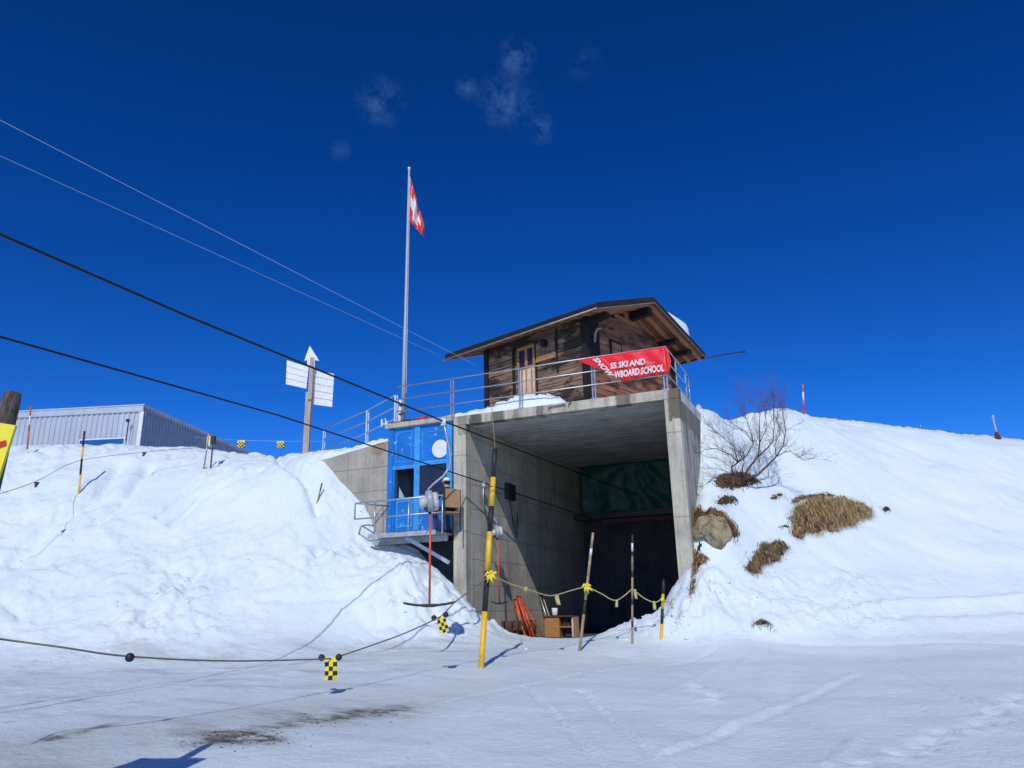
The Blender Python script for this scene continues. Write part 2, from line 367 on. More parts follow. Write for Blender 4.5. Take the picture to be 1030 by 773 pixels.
def line_mask(pts, wd):      # polyline given by pixels, falloff in metres
    P = [ad(snow_hit(*p))[:2] for p in pts]; best = np.full(GA.shape, 1e9); 
    for p, q in zip(P[:-1], P[1:]):
        e = q-p; L2 = e @ e; t = np.clip(((GA-p[0])*e[0]+(GD-p[1])*e[1])/L2, 0, 1)
        best = np.minimum(best, np.hypot(GA-p[0]-t*e[0], GD-p[1]-t*e[1]))
    return np.exp(-(best/wd)**2)
def blob(u, v, ra, rd): p = ad(snow_hit(u, v)); return np.exp(-((GA-p[0])/ra)**2-((GD-p[1])/rd)**2)

foot = sstep(Zb, -.75, -.2)              # 0 on the flat, 1 on the banks
leftm = sstep(-GA, 4.5, 6.5); rightm = sstep(GA, -.8, .5)
low = sstep(Zb, -.7, -.35)*(1-sstep(Zb, .35, .9))
lump = leftm*foot*(1-sstep(Zb, 5.0, 5.4)*.6)
sm = np.clip(blob(170, 495, 2.0, 1.0)+blob(330, 640, 2.4, .8)+blob(120, 480, 1.5, .8), 0, 1)
lump = lump*(1-.75*sm)
Z = Zb.copy()
n1 = fbm(GA*.9, GD*.9, 4, .55); n2 = fbm(GA*2.6+5, GD*2.6, 4, .6, True); n3 = fbm(GA*7+3, GD*7, 3, .6)
patch = sstep(fbm(GA*.45+31, GD*.45, 3), -.25, .3)
top = sstep(Zb, 3.3, 4.4); mid_ = 1-top
k1 = chunks(GA, GD, .42); k2 = chunks(GA+40, GD, .19); k3 = chunks(GA+11, GD+7, .10)
patch2 = sstep(fbm(GA*.35+3, GD*.35+50, 3), -.15, .25)
Z += lump*(n1*.17+fbm(GA*.35, GD*.35, 2)*.22+mid_*(.17*k1*patch*(.3+.7*patch2)+.12*k2*(.1+.9*patch2)*(.3+.7*patch)+.05*k3*patch)+top*(.05*k1+.02*k2*patch+n2*.03)+n3*.022)
mound = np.exp(-(((GA+12.1)/1.7)**4+((GD+.9)/.8)**2)); Z += leftm*foot*mound*.22
Z += leftm*foot*(-.10*line_mask([(262,606),(330,600),(395,603)], .10)+.07*line_mask([(262,603),(330,597),(395,600)], .14)-.28*line_mask([(240,455),(285,468),(312,492),(320,515)], .14)-.2*line_mask([(120,470),(100,500),(50,530),(20,560)], .22)-.22*line_mask([(150,470),(125,505),(100,520)], .2))
berm = (rightm*low*(1-.8*sstep(GA, 2.6, 4.4)) + sstep(GA, -7, -5.6)*(1-sstep(GA, .3, .8))*low)*(GD < 7.5)
Z += berm*(.12*k1+.07*k2+.03*k3+n2*.03)
led = sstep(Zb, -.62, -.40+.08*n1)*rightm*(GA > .5); Z += led*.10*(1-sstep(Zb, -.1, .8))
Z += rightm*foot*(1-low)*(n1*.05+.5*np.sin(GA*.9+GD*.4)*.05+fbm(GA*.4+9, GD*.9, 3)*.10)
crest_r = rightm*sstep(Zb, 4.6, 5.2); Z += crest_r*(n3*.035+n2*.04)
flat = 1-foot
Z += flat*(fbm(GA*.5, GD*.5, 3)*.05+fbm(GA*2.2, GD*2.2, 3)*.010+fbm(GA*9, GD*9, 3)*.004)
# ski tracks, vehicle ruts, footprints
for pts, wd, dep in [([(585,697),(640,745),(690,790)], .05, -.035), ([(595,700),(650,748),(700,795)], .03, .02), ([(667,757),(760,717),(862,675)], .03, .022), ([(672,761),(765,721),(862,679)], .04, -.02),
                     ([(668,668),(730,695)], .05, -.022), ([(665,700),(760,655)], .04, .015), ([(525,690),(560,722),(610,775)], .03, -.03), ([(532,690),(567,722),(617,775)], .03, .015), ([(450,708),(600,676),(720,652)], .03, -.03), ([(860,662),(940,690),(1030,735)], .03, -.025), ([(870,660),(950,688),(1030,728)], .03, -.02), ([(640,672),(760,700),(900,772)], .03, -.02), ([(400,770),(470,720),(560,680)], .03, -.02), ([(830,772),(862,742)], .035, .025), ([(760,770),(790,700),(803,655)], .30, -.03), ([(690,740),(745,690),(770,655)], .28, -.025),
                     ([(90,697),(170,678),(280,668),(400,656)], .05, -.035), ([(330,668),(420,640)], .05, -.03), ([(0,700),(120,690)], .05, -.02),
                     ([(262,478),(200,505),(172,528)], .09, -.2), ([(232,474),(186,500),(160,520)], .09, -.18), ([(240,484),(206,512),(180,532)], .10, .05), ([(120,500),(60,520),(20,545)], .15, -.12),
                     ([(60,535),(30,545),(15,560)], .2, -.15), ([(290,470),(330,505)], .15, -.08), ([(0,600),(22,615)], .1, -.1),
                     ([(700,640),(860,648),(1030,648)], .12, -.03), ([(850,625),(920,612),(1030,606)], .10, .07), ([(860,632),(940,622),(1030,618)], .13, -.05), ([(860,430),(930,455),(1030,470)], .35, -.06), ([(880,425),(960,446),(1030,452)], .25, .05)]:
    Z += line_mask(pts, wd)*dep
for u, v in [(928,750),(938,744),(950,737),(905,758),(985,727),(975,732),(1015,706),(1028,702),(1000,716),(870,770),(1018,508),(1026,500),(1010,503),(700,690),(718,700)]:
    b_ = blob(u, v, .09, .14); Z += -b_*.06+np.clip(blob(u-3, v+5, .12, .10)-b_, 0, 1)*.03
# structure footprint and the void below the cabin
foot_t = (GA > -5.64) & (GA < -.17) & (GD > .25) & (GD < 9.7)
Z[foot_t] = -1.0
lip = (GA > -5.64) & (GA < -.17) & (GD > .0) & (GD <= .45)
Z[lip] = (Z*(1-sstep(GD, .1, .45))+(-.9)*sstep(GD, .1, .45))[lip]
cab = (GA > -7.62) & (GA <= -5.64) & (GD > .06) & (GD < 2.3)
Z[cab] = .0
backb = (GA > -7.62) & (GA < 0) & (GD >= 9.7) & (GD < 9.9)
def ground(x, y): q = ad((x, y, 0)); return bil(Z, q[0], q[1])
def gad(a, d): return bil(Z, a, d)

nd, na = GA.shape
me = bpy.data.meshes.new('snow_ground')
me.vertices.add(nd*na); me.vertices.foreach_set('co', np.stack([GA, GD, Z], -1).astype(np.float32).ravel())
ii = (np.arange(nd-1)[:, None]*na+np.arange(na-1)[None]).ravel()
quads = np.stack([ii, ii+1, ii+na+1, ii+na], -1).astype(np.int32)
me.loops.add(quads.size); me.loops.foreach_set('vertex_index', quads.ravel())
me.polygons.add(len(quads)); me.polygons.foreach_set('loop_start', np.arange(0, quads.size, 4, dtype=np.int32))
me.polygons.foreach_set('use_smooth', np.ones(len(quads), bool))
me.update(); me.validate()
dirt = np.clip(blob(243,745,.34,.18)*3.2+blob(225,741,.5,.12)*1.1+line_mask([(205,748),(250,738),(330,722),(400,712)], .20)*.75+line_mask([(55,742),(105,730)], .12)*.9+line_mask([(0,752),(200,730),(400,706)], .9)*.40
               +blob(300,722,.9,.35)*.4+blob(380,716,.5,.22)*.75+blob(60,770,1.,.4)*.35+line_mask([(640,650),(800,655)], .3)*.12, 0, 1.6)
icy = flat*(.12+.80*sstep(-GA-.15*GD, 1.5, 6))
for nm, arr in (('dirt', dirt), ('icy', icy)):
    at_ = me.attributes.new(nm, 'FLOAT', 'POINT'); at_.data.foreach_set('value', arr.astype(np.float32).ravel())
m, nt, bs = nodes('snow'); v = mapping(nt)
at1 = N(nt, 'ShaderNodeAttribute', attribute_name='dirt'); at2 = N(nt, 'ShaderNodeAttribute', attribute_name='icy')
nA = noise(nt, v, .7, 5, .6); nB = noise(nt, v, 6, 6, .7); nC = noise(nt, mapping(nt, (1,2.6,1)), 3.2, 7, .75)
col = ramp(nt, nA, [(.3, (.67,.765,.80)), (.7, (.75,.835,.86))])
ice = ramp(nt, nC, [(.28, (.44,.50,.52)), (.45, (.62,.71,.74)), (.7, (.74,.84,.86))])
col = mix(nt, at2.outputs['Fac'], col, ice)
col = mix(nt, math_(nt, 'MULTIPLY', at2.outputs['Fac'], ramp(nt, noise(nt, mapping(nt, (.5,1.6,1)), 1.3, 5, .6), [(.5, (0,0,0)), (.68, (1,1,1))])), col, (.47,.50,.52))
dm = math_(nt, 'MULTIPLY', at1.outputs['Fac'], math_(nt, 'ADD', math_(nt, 'MULTIPLY', nC, 3.4), -1.15, clamp=False), clamp=True)
col = mix(nt, dm, col, ramp(nt, nB, [(.38, (.05,.038,.028)), (.66, (.26,.235,.195))]))
L(nt, col, bs.inputs['Base Color']); bs.inputs['Roughness'].default_value = .6; bs.inputs['Specular IOR Level'].default_value = .35
gr = noise(nt, v, 45, 4, .8); mid = noise(nt, v, 11, 5, .7)
hh = math_(nt, 'ADD', math_(nt, 'MULTIPLY', gr, .25), mid)
bump(nt, bs, hh, .8, .035)
M['snow'] = m; me.materials.append(m)
snow = bpy.data.objects.new('snow_ground', me); COL.objects.link(snow); snow.matrix_world = MF
tag(snow, 'snow covered ground rising in banks on both sides of the concrete portal', None, None, 'structure')
M['snow_clean'] = simple('clean_snow', (.76,.84,.87), .6, 0, .05, 5, .5, dist=.03)

# broken clods of snow on the banks: uncountable
mb = MB()
ico_v = [Vector(p).normalized() for p in [(0,0,1),(.9,0,.45),(.28,.85,.45),(-.72,.53,.45),(-.72,-.53,.45),(.28,-.85,.45),(.72,.53,-.45),(-.28,.85,-.45),(-.9,0,-.45),(-.28,-.85,-.45),(.72,-.53,-.45),(0,0,-1)]]
ico_f = [(0,1,2),(0,2,3),(0,3,4),(0,4,5),(0,5,1),(1,6,2),(2,7,3),(3,8,4),(4,9,5),(5,10,1),(2,6,7),(3,7,8),(4,8,9),(5,9,10),(1,10,6),(6,11,7),(7,11,8),(8,11,9),(9,11,10),(10,11,6)]
cnt = 0
while cnt < 700:
    k = random.random()
    if k < .3: u, v_ = random.uniform(0, 450), random.triangular(470, 660, 610)
    elif k < .85: u, v_ = random.uniform(640, 900), random.triangular(585, 645, 622)
    else: u, v_ = random.uniform(440, 700), random.uniform(600, 655)
    p = snow_hit(u, v_, Z, 12); q = ad(p)
    if q[1] > .0 and -8 < q[0] < .05: cnt += 1; continue
    if fbm(np.array([q[0]*.6]), np.array([q[1]*.6]), 2)[0] < -.05: continue
    r = .012+.042*random.random()**4
    z = gad(q[0], q[1]); j = [random.uniform(.6, 1.25) for _ in ico_v]
    mb.add([(q[0]+w.x*r*jj, q[1]+w.y*r*jj, z+r*.05+w.z*r*.55*jj) for w, jj in zip(ico_v, j)], ico_f); cnt += 1
tag(mb.build('snow_clods', M['snow_clean'], None, True, mw=MF), 'small broken clods of snow scattered over the banks', 'snow', None, 'stuff')

mb = MB()
for i in range(520):
    if i < 300: u, v_ = random.gauss(245, 30)+random.gauss(0, 12), random.gauss(743, 5)
    else: u, v_ = random.uniform(180, 420), 0; v_ = 752-(u-180)*.17+random.gauss(0, 5)
    if v_ > 790: continue
    q = ad(snow_hit(u, v_, Z, 4)); r = .003+.010*random.random()**3
    mb.add([(q[0]+w.x*r*1.4, q[1]+w.y*r*1.4, q[2]+w.z*r*.5) for w in ico_v], ico_f)
tag(mb.build('grit', M['soil'], None, False, mw=MF), 'dark grit and mud crumbs on the dirty ice in the left foreground', 'grit', None, 'stuff')
# ------------------------------------------------------------------ concrete portal
zt = C0[2]+.02          # deck top at the front
def ztop(d): return zt+.042*d
portal = empty('concrete_portal', mw=MF)
tag(portal, 'square concrete lift tunnel portal with a flat deck, dug into the snow bank', 'tunnel')
def slab(a0, a1, d0, d1, b0, t0, b1, t1): return [(a0,d0,b0),(a1,d0,b0),(a1,d1,b1),(a0,d1,b1),(a0,d0,t0),(a1,d0,t0),(a1,d1,t1),(a0,d1,t1)]
mb = MB(); mb.hexa(slab(-5.80, 0, 0, .30, zt-.24, zt, zt-.24+.012, ztop(.3))); mb.build('deck_edge', M['conc_front'], portal, bevel=.012)
mb = MB(); mb.hexa(slab(-5.80, 0, .303, 9.9, zt-.235, ztop(.3)-.003, zt-.235+.4, ztop(9.9))); mb.build('deck_slab', M['conc_ceil'], portal)
mb = MB(); mb.hexa(slab(-.35, 0, 0, .30, -1.2, zt-.243, -1.2, zt-.24)); mb.build('pillar', M['conc_front'], portal, bevel=.015)
mb = MB(); mb.hexa(slab(-.345, -.004, .303, 9.9, -1.2, zt-.24, -1.2, zt+.15)); mb.build('side_wall', M['conc_side'], portal)
mb = MB(); mb.hexa(slab(-5.80, -5.45, 0, .30, -1.2, zt-.243, -1.2, zt-.24)); mb.build('pillar', M['conc_front'], portal, bevel=.015)
mb = MB(); mb.hexa(slab(-5.796, -5.45, .303, 9.9, -1.2, zt-.24, -1.2, zt+.15)); mb.build('side_wall', M['conc_inner'], portal)
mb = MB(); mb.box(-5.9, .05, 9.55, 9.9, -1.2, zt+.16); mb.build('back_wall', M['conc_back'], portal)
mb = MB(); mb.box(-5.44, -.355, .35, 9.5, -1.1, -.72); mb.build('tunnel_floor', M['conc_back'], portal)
mb = MB(); p = fac(585, 523, 8.6); mb.box(-5.44, -.36, 8.5, 8.75, 2.98, 3.14); mb.box(-5.44, -.36, 8.44, 8.8, 3.14, 3.17); mb.build('cross_beam', M['dark_steel'], portal)
mb = MB(); mb.box(-4.4, -1.2, 7.9, 8.1, 2.72, 2.86); mb.box(-3.7, -2.0, 7.88, 7.9, 2.75, 2.82); mb.build('drive_beam', M['rust'], portal)
mb = MB(); a_, b_ = fac(571,520,8.4), fac(571,537,8.4); mb.tube([(a_[0], 8.4, b_[2]-.05), (a_[0], 8.4, a_[2]+.05)], .03); mb.build('pipe', M['steel'], portal)
# rim pins on the front edge of the deck
mb = MB()
for u0, u1, vv in ((552,568,408),(572,574,405)):
    p, q = fac(u0, vv+2, -.03), fac(u1, vv-1, -.03); mb.tube([(p[0],-.03,p[2]-.05),(p[0],-.03,p[2]),(q[0],-.03,q[2]),(q[0],-.03,q[2]-.06)], .012)
mb.build('hook_rail', M['rust'], portal)

# snow lying on the deck front-left
def snow_cap(name, label, prof, d0, d1, base, cat='snow'):
    mb = MB(); n = 60; mrows = 10; a0, a1 = prof[0][0], prof[-1][0]; xs = [p[0] for p in prof]; hs = [p[1] for p in prof]
    vs = []
    for i in range(n+1):
        a = a0+(a1-a0)*i/n; h = float(np.interp(a, xs, hs))
        for j in range(mrows+1):
            t = j/mrows; dd = d0+(d1-d0)*t; pr = sqrt(max(0, 1-(2*t-1)**4))
            nn = float(perlin(np.array([a*3.1]), np.array([dd*3.1]))[0])*.5+float(perlin(np.array([a*9.1]), np.array([dd*9.1]))[0])*.25
            vs.append((a, dd+.04*nn, base(dd)+h*pr*(1+nn*1.5)))
    fs = [(i*(mrows+1)+j, (i+1)*(mrows+1)+j, (i+1)*(mrows+1)+j+1, i*(mrows+1)+j+1) for i in range(n) for j in range(mrows)]
    mb.add(vs, fs); o = mb.build(name, M['snow_clean'], None, True, mw=MF); return tag(o, label, cat)
snow_cap('snow_drift', 'drift of snow lying on the deck in front of the wooden hut', [(-6.6,.02),(-5.9,.16),(-5.0,.17),(-4.5,.34),(-4.0,.38),(-3.3,.36),(-3.0,.20),(-2.7,.02)], .03, 1.5, lambda d: ztop(d)-.01)

# ------------------------------------------------------------------ wing wall
wing = MB()
wing.add([(-10.3,0,-.5),(-7.75,0,-.5),(-7.75,0,4.42),(-9.8,0,4.10),(-10.3,0,4.02),(-10.3,.26,-.5),(-7.75,.26,-.5),(-7.75,.26,4.42),(-9.8,.26,4.10),(-10.3,.26,4.02)],
         [(0,1,2,3,4),(9,8,7,6,5),(0,5,6,1),(1,6,7,2),(2,7,8,3),(3,8,9,4),(4,9,5,0)])
tag(wing.build('retaining_wall', M['conc_wing'], None, bevel=.012, mw=MF), 'short sloping concrete retaining wall left of the blue cabin', 'wall')

# ------------------------------------------------------------------ blue operator cabin
cabin = empty('operator_cabin', mw=MF)
tag(cabin, 'scratched blue metal lift cabin with open dark doorway, built against the concrete portal', 'cabin')
a0, a1 = -7.72, -5.83; zb, zc = 1.98, 4.72; ca = lambda u: fac(u, 480)[0]
def bx(name, mat, x0, x1, y0, y1, z0, z1, parent=cabin, bevel=0): return MB().box(x0, x1, y0, y1, z0, z1).build(name, mat, parent, bevel=bevel)
bx('side_wall', M['blue'], a0, a0+.05, .02, 2.1, zb, zc)
bx('side_wall', M['blue'], a1-.05, a1, .02, 2.1, zb, zc)
bx('back_wall', M['blue'], a0+.05, a1-.05, 2.05, 2.1, zb, zc)
bx('floor', M['dark_steel'], a0, a1, .0, 2.1, zb-.08, zb)
bx('roof', M['conc_front'], a0-.08, a1+.02, -.10, 2.15, zc, zc+.13, bevel=.01)
# front: corner posts, middle post, transom
for x0, x1 in ((a0, a0+.14), (-6.93, -6.77), (a1-.16, a1)): bx('post', M['blue_light'] if x0 != a0 else M['blue'], x0, x1, -.03, .04, zb, zc, bevel=.008)
bx('transom', M['blue_light'], a0+.14, -6.93, -.02, .03, 3.60, 3.69); bx('transom', M['blue_light'], -6.77, a1-.16, -.02, .03, 3.64, 3.75)
up = bx('upper_panel', M['blue'], a0+.14, -6.93, .0, .03, 3.69, zc); bx('upper_panel', M['blue'], -6.77, a1-.16, .0, .03, 3.75, zc)
MB().box(-7.50,-7.02,-.012,.0,3.78,3.80).box(-7.50,-7.02,-.012,.0,4.58,4.60).box(-7.50,-7.48,-.012,.0,3.80,4.58).box(-7.04,-7.02,-.012,.0,3.80,4.58).box(-6.70,-6.05,-.012,.0,4.50,4.52).box(-6.70,-6.68,-.012,.0,3.80,4.50).build('panel_trim', M['blue_light'], cabin)
dr = bx('door', M['blue'], -7.52, -6.93, .03, .07, zb+.02, 2.86); bx('jamb', M['blue'], a0+.14, -7.52, .0, .05, zb, 3.60)
MB().box(-7.46,-6.99,.015,.03,2.10,2.14).box(-7.46,-6.99,.015,.03,2.74,2.78).box(-7.46,-7.42,.015,.03,2.14,2.74).box(-7.03,-6.99,.015,.03,2.14,2.74).build('door_rim', M['blue_light'], dr)
bx('window', M['glass_dark'], -6.77, a1-.16, .01, .025, 2.86, 3.64)
bx('lower_panel', M['blue'], -6.77, a1-.16, .0, .03, zb, 2.86)
bx('window_sill', M['blue_light'], -6.77, a1-.16, -.03, .0, 2.82, 2.88)
p = fac(447, 450, -.02); MB().disc((p[0]-.12, -.02, p[2]-.03), (0,1,0), .235, .02, 32).build('round_plate', M['white'], cabin)
# instruments seen through the open door
mb = MB()
for x, z, r in ((-7.25,3.35,.045),(-7.12,3.25,.04),(-7.35,3.0,.03),(-7.3,3.15,.02)): mb.disc((x, 1.2, z), (0,1,0), r, .02, 12)
mb.box(-7.4,-7.0,1.22,1.3,2.8,3.5); mb.build('control_board', M['plastic_grey'], cabin)
bx('number_plate', M['white'], a1-.04, a1+.0, -.045, -.031, 2.42, 2.66)
# rusty debris, antenna and canister on the cabin roof
c_ = fac(408, 421, .2); canister = MB().tube([(-7.18,.35,4.92),(-6.78,.35,4.96)], .10, 14).build('fuel_canister', M['red'], None, True, mw=MF); tag(canister, 'red canister lying on the roof of the blue cabin', 'canister')
wg = empty('wind_gauge', mw=MF @ Matrix.Translation((-7.8, .0, zc+.02))); tag(wg, 'small white wind gauge on the corner of the cabin roof', 'wind gauge')
MB().tube([(.0,0,0),(-.03,0,.05),(-.06,0,.3)], .014).tube([(.1,0,.06),(-.04,0,.02)], .012).build('mast', M['white'], wg)
MB().box(-.18,-.14,-.02,.02,.08,.28).box(-.02,.02,-.02,.02,.0,.22).box(-.18,.02,-.01,.01,.13,.16).build('vane', M['white'], wg)
tag(MB().box(-.25,.18,-.06,.10,.0,.05).box(.12,.34,-.05,.12,.05,.085).box(-.12,.3,.15,.2,0,.07).build('scrap_boards', M['rust'], None, mw=MF @ Matrix.Translation((-7.45,.05,zc+.131))), 'rusty boards lying on the edge of the cabin roof', 'boards')

# balcony in front of the cabin
bal = empty('balcony', mw=MF); tag(bal, 'steel grating balcony with a pipe railing below the blue cabin doorway', 'balcony')
D = -.85
pA = fac(362, 539, D); pB = fac(456, 536, -.1); zf = 1.86
MB().box(pA[0]+.25, -5.82, D, .0, zf-.05, zf).build('floor_grating', M['steel'], bal)
MB().box(pA[0]+.25, -5.82, D-.03, D-.002, zf-.09, zf+.02).box(-8.0,-5.82,-.30,-.24,zf-.2,zf-.052).build('floor_beam', M['plastic_grey'], bal)
mb = MB(); q0, q1 = fac(408,541,-.6), fac(463,566,-.05); mb.bar((q0[0],-.6,q0[2]), (-5.85,-.12,q1[2]), .07, .09); mb.build('brace', M['steel'], bal)
xs = [fac(u, 520, D)[0] for u in (377, 411, 445)]; xe = fac(357, 515, D)[0]
zr0, zr1 = fac(377,505,D)[2], fac(377,521,D)[2]
for x in xs: MB().tube([(x, D, zf-.1), (x, D, zr0 if x < xs[2]-.01 else zr0+.03)], .022).build('post', M['steel'], bal, True)
MB().tube([(xe, D, zr1), (xe, D, zr0), (xs[2], D, zr0+.02)], .022).build('rail', M['steel'], bal, True)
MB().tube([(xe, D, zr1), (xs[2], D, zr1+.01)], .02).build('rail', M['steel'], bal, True)
MB().tube([(xe, D, zr0), (xe+.45, -.02, zr0), ], .02).tube([(xs[0], D, zr1), (xs[0]-.3, -.02, zr0)], .008).build('rail', M['steel'], bal, True)
# things on the balcony
import bmesh
FA = radians(52)      # facing left and towards the cabin
pw = MF @ Matrix.Translation((float(fac(451.5,510,-.45)[0]), -.45, zf)) @ Matrix.Rotation(FA, 4, 'Z')      # local +y is forward
def skin(name, verts, edges, rad, mats, assign, parent, mw=None):
    me = bpy.data.meshes.new(name); me.from_pydata(verts, edges, []); o = bpy.data.objects.new(name, me); COL.objects.link(o)
    sk = o.modifiers.new('skin', 'SKIN'); sk.use_smooth_shade = True; 
    for i, rr_ in enumerate(rad): me.skin_vertices[0].data[i].radius = (rr_, rr_) if not isinstance(rr_, tuple) else rr_
    me.skin_vertices[0].data[0].use_root = True
    o.modifiers.new('sub', 'SUBSURF').levels = 2; o.modifiers['sub'].render_levels = 2; bpy.context.view_layer.update()
    m2 = bpy.data.meshes.new_from_object(o.evaluated_get(bpy.context.evaluated_depsgraph_get())); bpy.data.objects.remove(o)
    for mt in mats: m2.materials.append(mt)
    for p_ in m2.polygons: p_.material_index = assign(p_.center); p_.use_smooth = True
    o = bpy.data.objects.new(name, m2); COL.objects.link(o); o.parent = parent
    return o
M['skin'] = simple('skin', (.50,.27,.19), .55, 0, .1, 5, 0); M['cloth_black'] = simple('black_clothes', (.018,.018,.022), .85, 0, .3, 8)
M['trousers'] = simple('dark_blue_trousers', (.02,.035,.10), .85, 0, .3, 8)
chair = empty('chair', mw=pw); tag(chair, 'chair with a tan board backrest standing on the balcony beside the pillar', 'chair')
MB().box(-.22,.22,-.20,.24,.43,.46).build('seat', M['cardboard'], chair, bevel=.008); MB().box(-.20,.20,-.235,-.205,.55,1.0).build('backrest', M['cardboard'], chair, bevel=.01)
for x in (-.2,.2):
    MB().bar((x,-.22,0),(x,-.22,.98),.03,.025).build('leg', M['dark_steel'], chair); MB().bar((x,.21,0),(x,.21,.43),.03,.03).build('leg', M['dark_steel'], chair)
per = empty('person', mw=pw); tag(per, 'seated person in black clothes and a white cap on the balcony of the blue cabin', 'person')
vv = [(0,-.02,.55),(0,0,.72),(0,.05,.90),(0,.08,1.02),(0,.12,1.10),(0,.15,1.18),(0,.155,1.25)]; ed = [(0,1),(1,2),(2,3),(3,4),(4,5),(5,6)]; rd = [(.16,.12),(.15,.11),(.17,.11),(.10,.07),(.052,.052),(.078,.09),(.07,.08)]
def chain(start, pts, rs):
    prev = start
    for p_, r0 in zip(pts, rs): vv.append(p_); rd.append(r0); ed.append((prev, len(vv)-1)); prev = len(vv)-1
    return prev
for sx in (-1, 1):
    chain(0, [(sx*.10,.02,.54),(sx*.15,.24,.56),(sx*.17,.46,.55),(sx*.17,.44,.30),(sx*.17,.40,.10),(sx*.17,.50,.05),(sx*.17,.60,.045)], [.09,.082,.062,.055,.042,.045,.035])
    h = chain(2, [(sx*.19,.06,.94),(sx*.25,.16,.76),(sx*.25,.24,.66),(sx*.19,.40,.63),(sx*.16,.46,.62)], [.06,.045,.042,.030,.030])
    for q_, (dx, l) in enumerate(((-.028,.07),(-.010,.08),(.008,.075),(.026,.06))):
        chain(h, [(sx*.16+dx,.50,.618),(sx*.16+dx,.50+l*.6,.605),(sx*.16+dx,.50+l*.85,.58)], [.009,.009,.008])
    chain(h-0, [(sx*.16-sx*.035,.47,.63),(sx*.16-sx*.045,.50,.61)], [.010,.009])
def asg(c): return 0 if (c.z > 1.10 or (c.y > .44 and .56 < c.z < .66 and abs(c.x) < .22 and c.y > .445 and c.z > .597)) else (2 if c.z < .62 and c.y > .05 or c.z < .5 else 1)
skin('body', vv, ed, rd, [M['skin'], M['cloth_black'], M['trousers']], asg, per)
MB().ball((0,.245,1.195), .018, 6, .8, 1.2, 1.3).build('nose', M['skin'], per, True)
for sx in (-1, 1): MB().ball((sx*.082,.15,1.20), .022, 6, .4, .8, 1.2).build('ear', M['skin'], per, True); MB().ball((sx*.03,.232,1.225), .010, 5).build('eye', M['black'], per, True)
MB().box(-.022,.022,.228,.236,1.150,1.156).build('mouth', M['rust'], per)
MB().ball((0,.145,1.275), .098, 10, .95, 1.1, .72).box(-.065,.065,.22,.33,1.262,1.272).build('cap', M['white'], per, True)
MB().ball((0,.115,1.215), .085, 8, 1, .9, .9).build('hair', M['hut_black'], per, True)
for sx in (-1, 1): MB().ball((sx*.17,.50,.045), .055, 8, .85, 2.2, .8).build('shoe', M['black'], per, True)

# ------------------------------------------------------------------ railings on the deck
rail = empty('deck_railing', mw=MF); tag(rail, 'galvanised three rail railing along the edge of the deck with the red banner', 'railing')
HR = 1.04
def post2(name, a, d, zbase, par, h=HR, dx=.07, along=0):
    mb = MB()
    for s in (-.5, .5):
        x = a+(dx*s if not along else 0); y = d+(dx*s if along else 0); mb.bar((x, y, zbase), (x, y, zbase+h), .028, .04, (0,1,0))
    mb.box(a-.08, a+.08, d-.03, d+.03, zbase-.02, zbase+.02); return mb.build(name, M['steel'], par)
for u in (455, 524, 598, 671):
    a = fac(u, 400, .03)[0]; post2('post', a, .03, zt, rail)
aL, aR = fac(400, 400, .03)[0], fac(671, 400, .03)[0]+.03
for k in (1.0, .66, .33):
    MB().tube([(aL, -.005, zt+HR*k), (aR+.04, -.005, zt+HR*k)], .016, 8).build('rail', M['steel'], rail, True)
for dd, al in ((1.25,1),(2.6,1)): post2('post', aR+.02, dd, ztop(dd), rail, HR, .05, 1)
for k in (1.0, .66, .33):
    MB().tube([(aR+.03, .0, zt+HR*k), (aR+.03, 3.0, ztop(3.0)+HR*k)], .016, 8).build('rail', M['steel'], rail, True)
MB().tube([(aR+.03, 3.0, ztop(3.0)+HR), (aR+.03, 3.0, ztop(3.))], .016, 8).build('post', M['steel'], rail, True)
# railing along the top of the wing wall
r2 = empty('stair_railing', loc=(0,0,0)); tag(r2, 'galvanised pipe railing sloping down behind the retaining wall', 'railing')
P3 = [at(397,425,21.2), at(368,446,22.6), at(324,466,24.6)]; T3 = [at(397,398,21.2), at(368,413,22.6), at(324,432,24.6)]
for b, t in zip(P3, T3):
    b = b-np.array([0,0,.35])
    MB().bar(b, (b[0], b[1], t[2]), .04, .04, (0,1,0)).bar(b+np.array([.06,0,0]), (b[0]+.06, b[1], t[2]), .03, .03, (0,1,0)).build('post', M['steel'], r2)
T3 = [np.array([b[0], b[1], t[2]]) for b, t in zip(P3, T3)]
for k in (0, .36, .72): MB().tube([p-np.array([0,0,k]) for p in T3], .018, 8).build('rail', M['steel'], r2, True)

